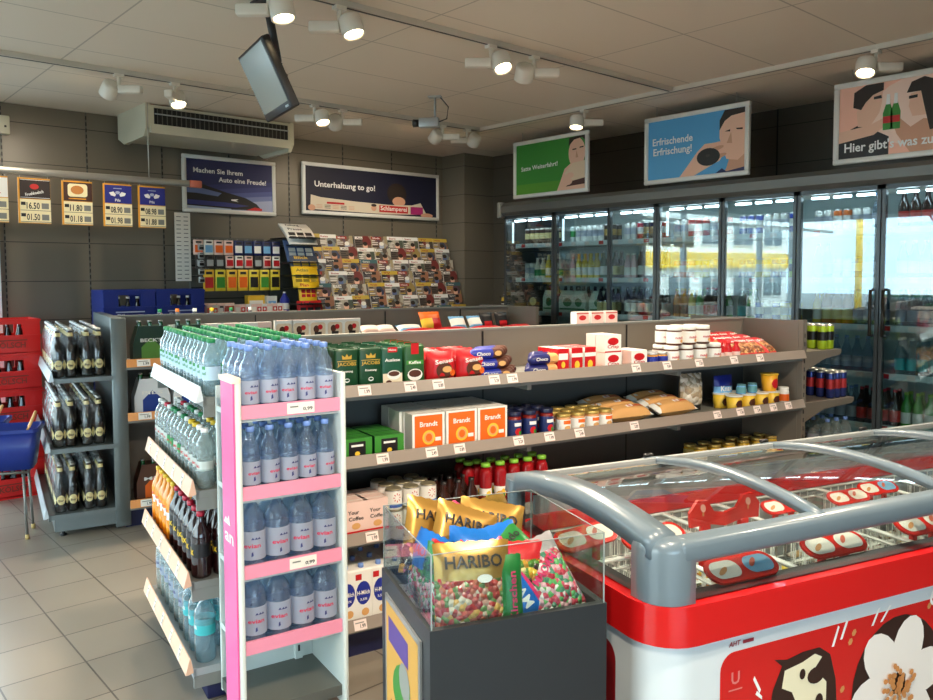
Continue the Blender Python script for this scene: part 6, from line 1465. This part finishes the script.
gb = pouch('sweets_bag', .205,.235,.06, lambda a,b,s: GLD if b > .22 else (GUM if (b > -.86 and abs(a) < .93) else GLD), hb, 14, 18)
gb2 = pouch('sweets_bag', .20,.22,.05, lambda a,b,s: GLD if b > -.2 else LIQ, hb2, 14, 16)
bb = pouch('sweets_bag', .18,.20,.06, lambda a,b,s: BLF if b > -.05 or s > 0 else GUM3, lambda m,fy,W,H: (m.text('MAOAM', 0, H*.74, .026, REDF, w=W*.7, fn=fy), poly_on(m, rect(-W*.4,H*.60,W*.4,H*.62), fy, SYEL, .001)), 12, 14)
fb = pouch('sweets_bag', .17,.22,.07, lambda a,b,s: GUM2 if abs(a) < .82 and b < .6 else REDF, None, 12, 14)
cb2 = pouch('sweets_bag', .19,.24,.06, lambda a,b,s: GRF if b > .25 else (GUM3 if abs(a) < .85 else GRF), lambda m,fy,W,H: m.text('Colorado', 0, H*.78, .026, SDK, w=W*.75, fn=fy), 12, 14)
pb = pouch('sweets_bag', .17,.22,.06, lambda a,b,s: SLV if b > .6 else GUM3, lambda m,fy,W,H: m.text('MAOAM', 0, H*.6, .022, PKF, w=W*.6, rot=.5, fn=fy), 12, 14)
blb = pouch('sweets_bag', .095,.23,.04, lambda a,b,s: BLF if abs(a) < .62 else PKF, lambda m,fy,W,H: m.text('MAOAM', 0, H*.5, .028, SW, w=H*.6, rot=-pi/2, fn=fy), 10, 12)
gsb = pouch('sweets_bag', .07,.20,.04, lambda a,b,s: GRF, lambda m,fy,W,H: m.text('Kirschen', 0, H*.5, .02, PKF, w=H*.6, rot=pi/2, fn=fy), 8, 12)
def bag(o, u, v, z, rx, rz, ry, label):
    M_ = Matrix.Rotation(SF.a+radians(rz),4,'Z') @ Matrix.Rotation(radians(rx),4,'X') @ Matrix.Rotation(radians(ry),4,'Y')
    o_ = put(o, SF.p(u, v, z), rot=M_.to_euler(), label=label); o_['category'] = 'sweets bag'; o_['group'] = 'bags of sweets in the grey bin'
bag(gb, .135,.060,.690,-12,-4,2,'gold bag of gummy sweets with a clear window at the front left of the bin')
bag(gb2, .110,.340,.745,-22,12,20,'gold sweets bag at the back left of the bin, rearmost of the pair')
bag(gb2, .160,.270,.745,-24,6,24,'gold sweets bag in front of the rearmost gold bag')
bag(gb2, .270,.310,.735,-25,-4,14,'gold sweets bag in the middle back, partly hidden')
bag(bb, .190,.190,.715,-26,0,14,'blue foil bag between the front gold bag and the back gold bags')
bag(bb, .285,.185,.720,-30,-6,-12,'blue foil sweets bag with red lettering right of the middle')
bag(fb, .270,.085,.680,-18,0,4,'clear red-edged bag of yellow and green jelly fruits at the front')
bag(gsb, .235,.045,.685,-12,0,2,'narrow green bag standing between the gold and the fruit bag')
bag(blb, .315,.055,.705,-24,-5,-30,'narrow blue and pink bag leaning at the front right')
bag(cb2, .375,.11,.735,-46,-10,-38,'green topped clear bag lying tilted at the right front')
bag(pb, .39,.055,.70,-34,0,-16,'silver and pink bag at the right front corner')
bag(pb, .375,.20,.735,-50,0,-30,'silver and pink clear bag lying towards the right rear')
bag(blb, .300,.300,.835,-66,-30,-52,'narrow blue bag lying on top at the right rear')
bag(gb2, .36,.35,.735,-34,0,-16,'gold sweets bag leaning at the rear right')
bag(fb, .075,.17,.670,-12,-62,6,'clear fruit bag at the left side of the bin')
bag(cb2, .065,.15,.650,-10,-74,0,'green and clear bag pressed against the left acrylic pane')
bag(bb, .075,.29,.690,-12,-75,0,'blue bag pressed against the left acrylic pane')
bag(fb, .38,.33,.70,-30,10,-10,'clear red-edged bag at the back right corner of the bin')
bag(fb, .20,.38,.69,-16,0,4,'clear fruit bag at the back middle of the bin')
bag(pb, .30,.25,.700,-40,0,-20,'silver and pink bag buried in the middle of the heap')
for o in list(bpy.data.objects):        # makers that ended up unused
    if o.get('label') == 'x' and not o.parent:
        for c in list(o.children_recursive): bpy.data.objects.remove(c)
        bpy.data.objects.remove(o)
for o in bpy.data.objects:
    if '_used' in o: del o['_used']
# ------------------------------------------------------------------ sky, lamps, camera
w = bpy.data.worlds.new('sky'); SC.world = w; w.use_nodes = True; nt = w.node_tree
bg = nt.nodes['Background']; tc = nt.nodes.new('ShaderNodeTexCoord'); n = nt.nodes.new('ShaderNodeTexNoise'); n.inputs['Scale'].default_value = 2.5; n.inputs['Detail'].default_value = 5
r = nt.nodes.new('ShaderNodeValToRGB'); r.color_ramp.elements[0].position = .40; r.color_ramp.elements[0].color = lin((190,214,240)); r.color_ramp.elements[1].position = .6; r.color_ramp.elements[1].color = lin((250,250,250))
nt.links.new(tc.outputs['Generated'], n.inputs['Vector']); nt.links.new(n.outputs['Fac'], r.inputs[0]); nt.links.new(r.outputs[0], bg.inputs['Color']); bg.inputs['Strength'].default_value = SKY
sl = bpy.data.lights.new('sun', 'SUN'); sl.energy = 5; sl.angle = .05; sl.color = (1,.96,.9); so_ = bpy.data.objects.new('sun', sl); COL.objects.link(so_); so_.rotation_euler = (radians(38),0,radians(18))
def portal(x, y, z, sx, sz, rot):
    l = bpy.data.lights.new('window_portal', 'AREA'); l.shape = 'RECTANGLE'; l.size = sx; l.size_y = sz; l.cycles.is_portal = True
    o = bpy.data.objects.new('window_portal', l); COL.objects.link(o); o.location = (x,y,z); o.rotation_euler = rot
portal((X0+WX)/2, YW+.2, 1.4, WX-X0, 2.6, (-pi/2,0,0)); portal(-1.0, Y0-.2, 1.4, 4.8, 1.8, (pi/2,0,0)); portal(X0-.25, 3.6, 1.4, 6.8, 2.6, (pi/2,0,-pi/2))
cd = bpy.data.cameras.new('camera'); co = bpy.data.objects.new('camera', cd); COL.objects.link(co)
cd.sensor_fit = 'HORIZONTAL'; cd.sensor_width = 36; cd.lens = F/933*36; cd.shift_x = (466.5-CX)/933; cd.shift_y = (CY-350)/933; cd.clip_end = 200; cd.clip_start = .05
fw = Vector((0,cos(PITCH),-sin(PITCH))); rt = Vector((1,0,0)); up = Vector((0,sin(PITCH),cos(PITCH)))
rt, up = rt*cos(ROLL)+up*sin(ROLL), up*cos(ROLL)-rt*sin(ROLL)
M = Matrix((rt,up,-fw)).transposed().to_4x4()
co.matrix_world = Matrix.Rotation(-ALPHA,4,'Z') @ M if True else M
co.location = (0,0,CAMH)
SC.camera = co
SC.view_settings.view_transform = 'Standard'; SC.view_settings.look = 'None'; SC.view_settings.gamma = 1; SC.view_settings.use_curve_mapping = False
SC.view_settings.exposure = EXPO
c = SC.cycles if hasattr(SC, 'cycles') else None
if c:
    c.max_bounces = 10; c.transparent_max_bounces = 40; c.diffuse_bounces = 4; c.glossy_bounces = 4; c.transmission_bounces = 6
    c.sample_clamp_indirect = 6; c.sample_clamp_direct = 0; c.use_denoising = True; c.caustics_reflective = False; c.caustics_refractive = False; c.blur_glossy = .5
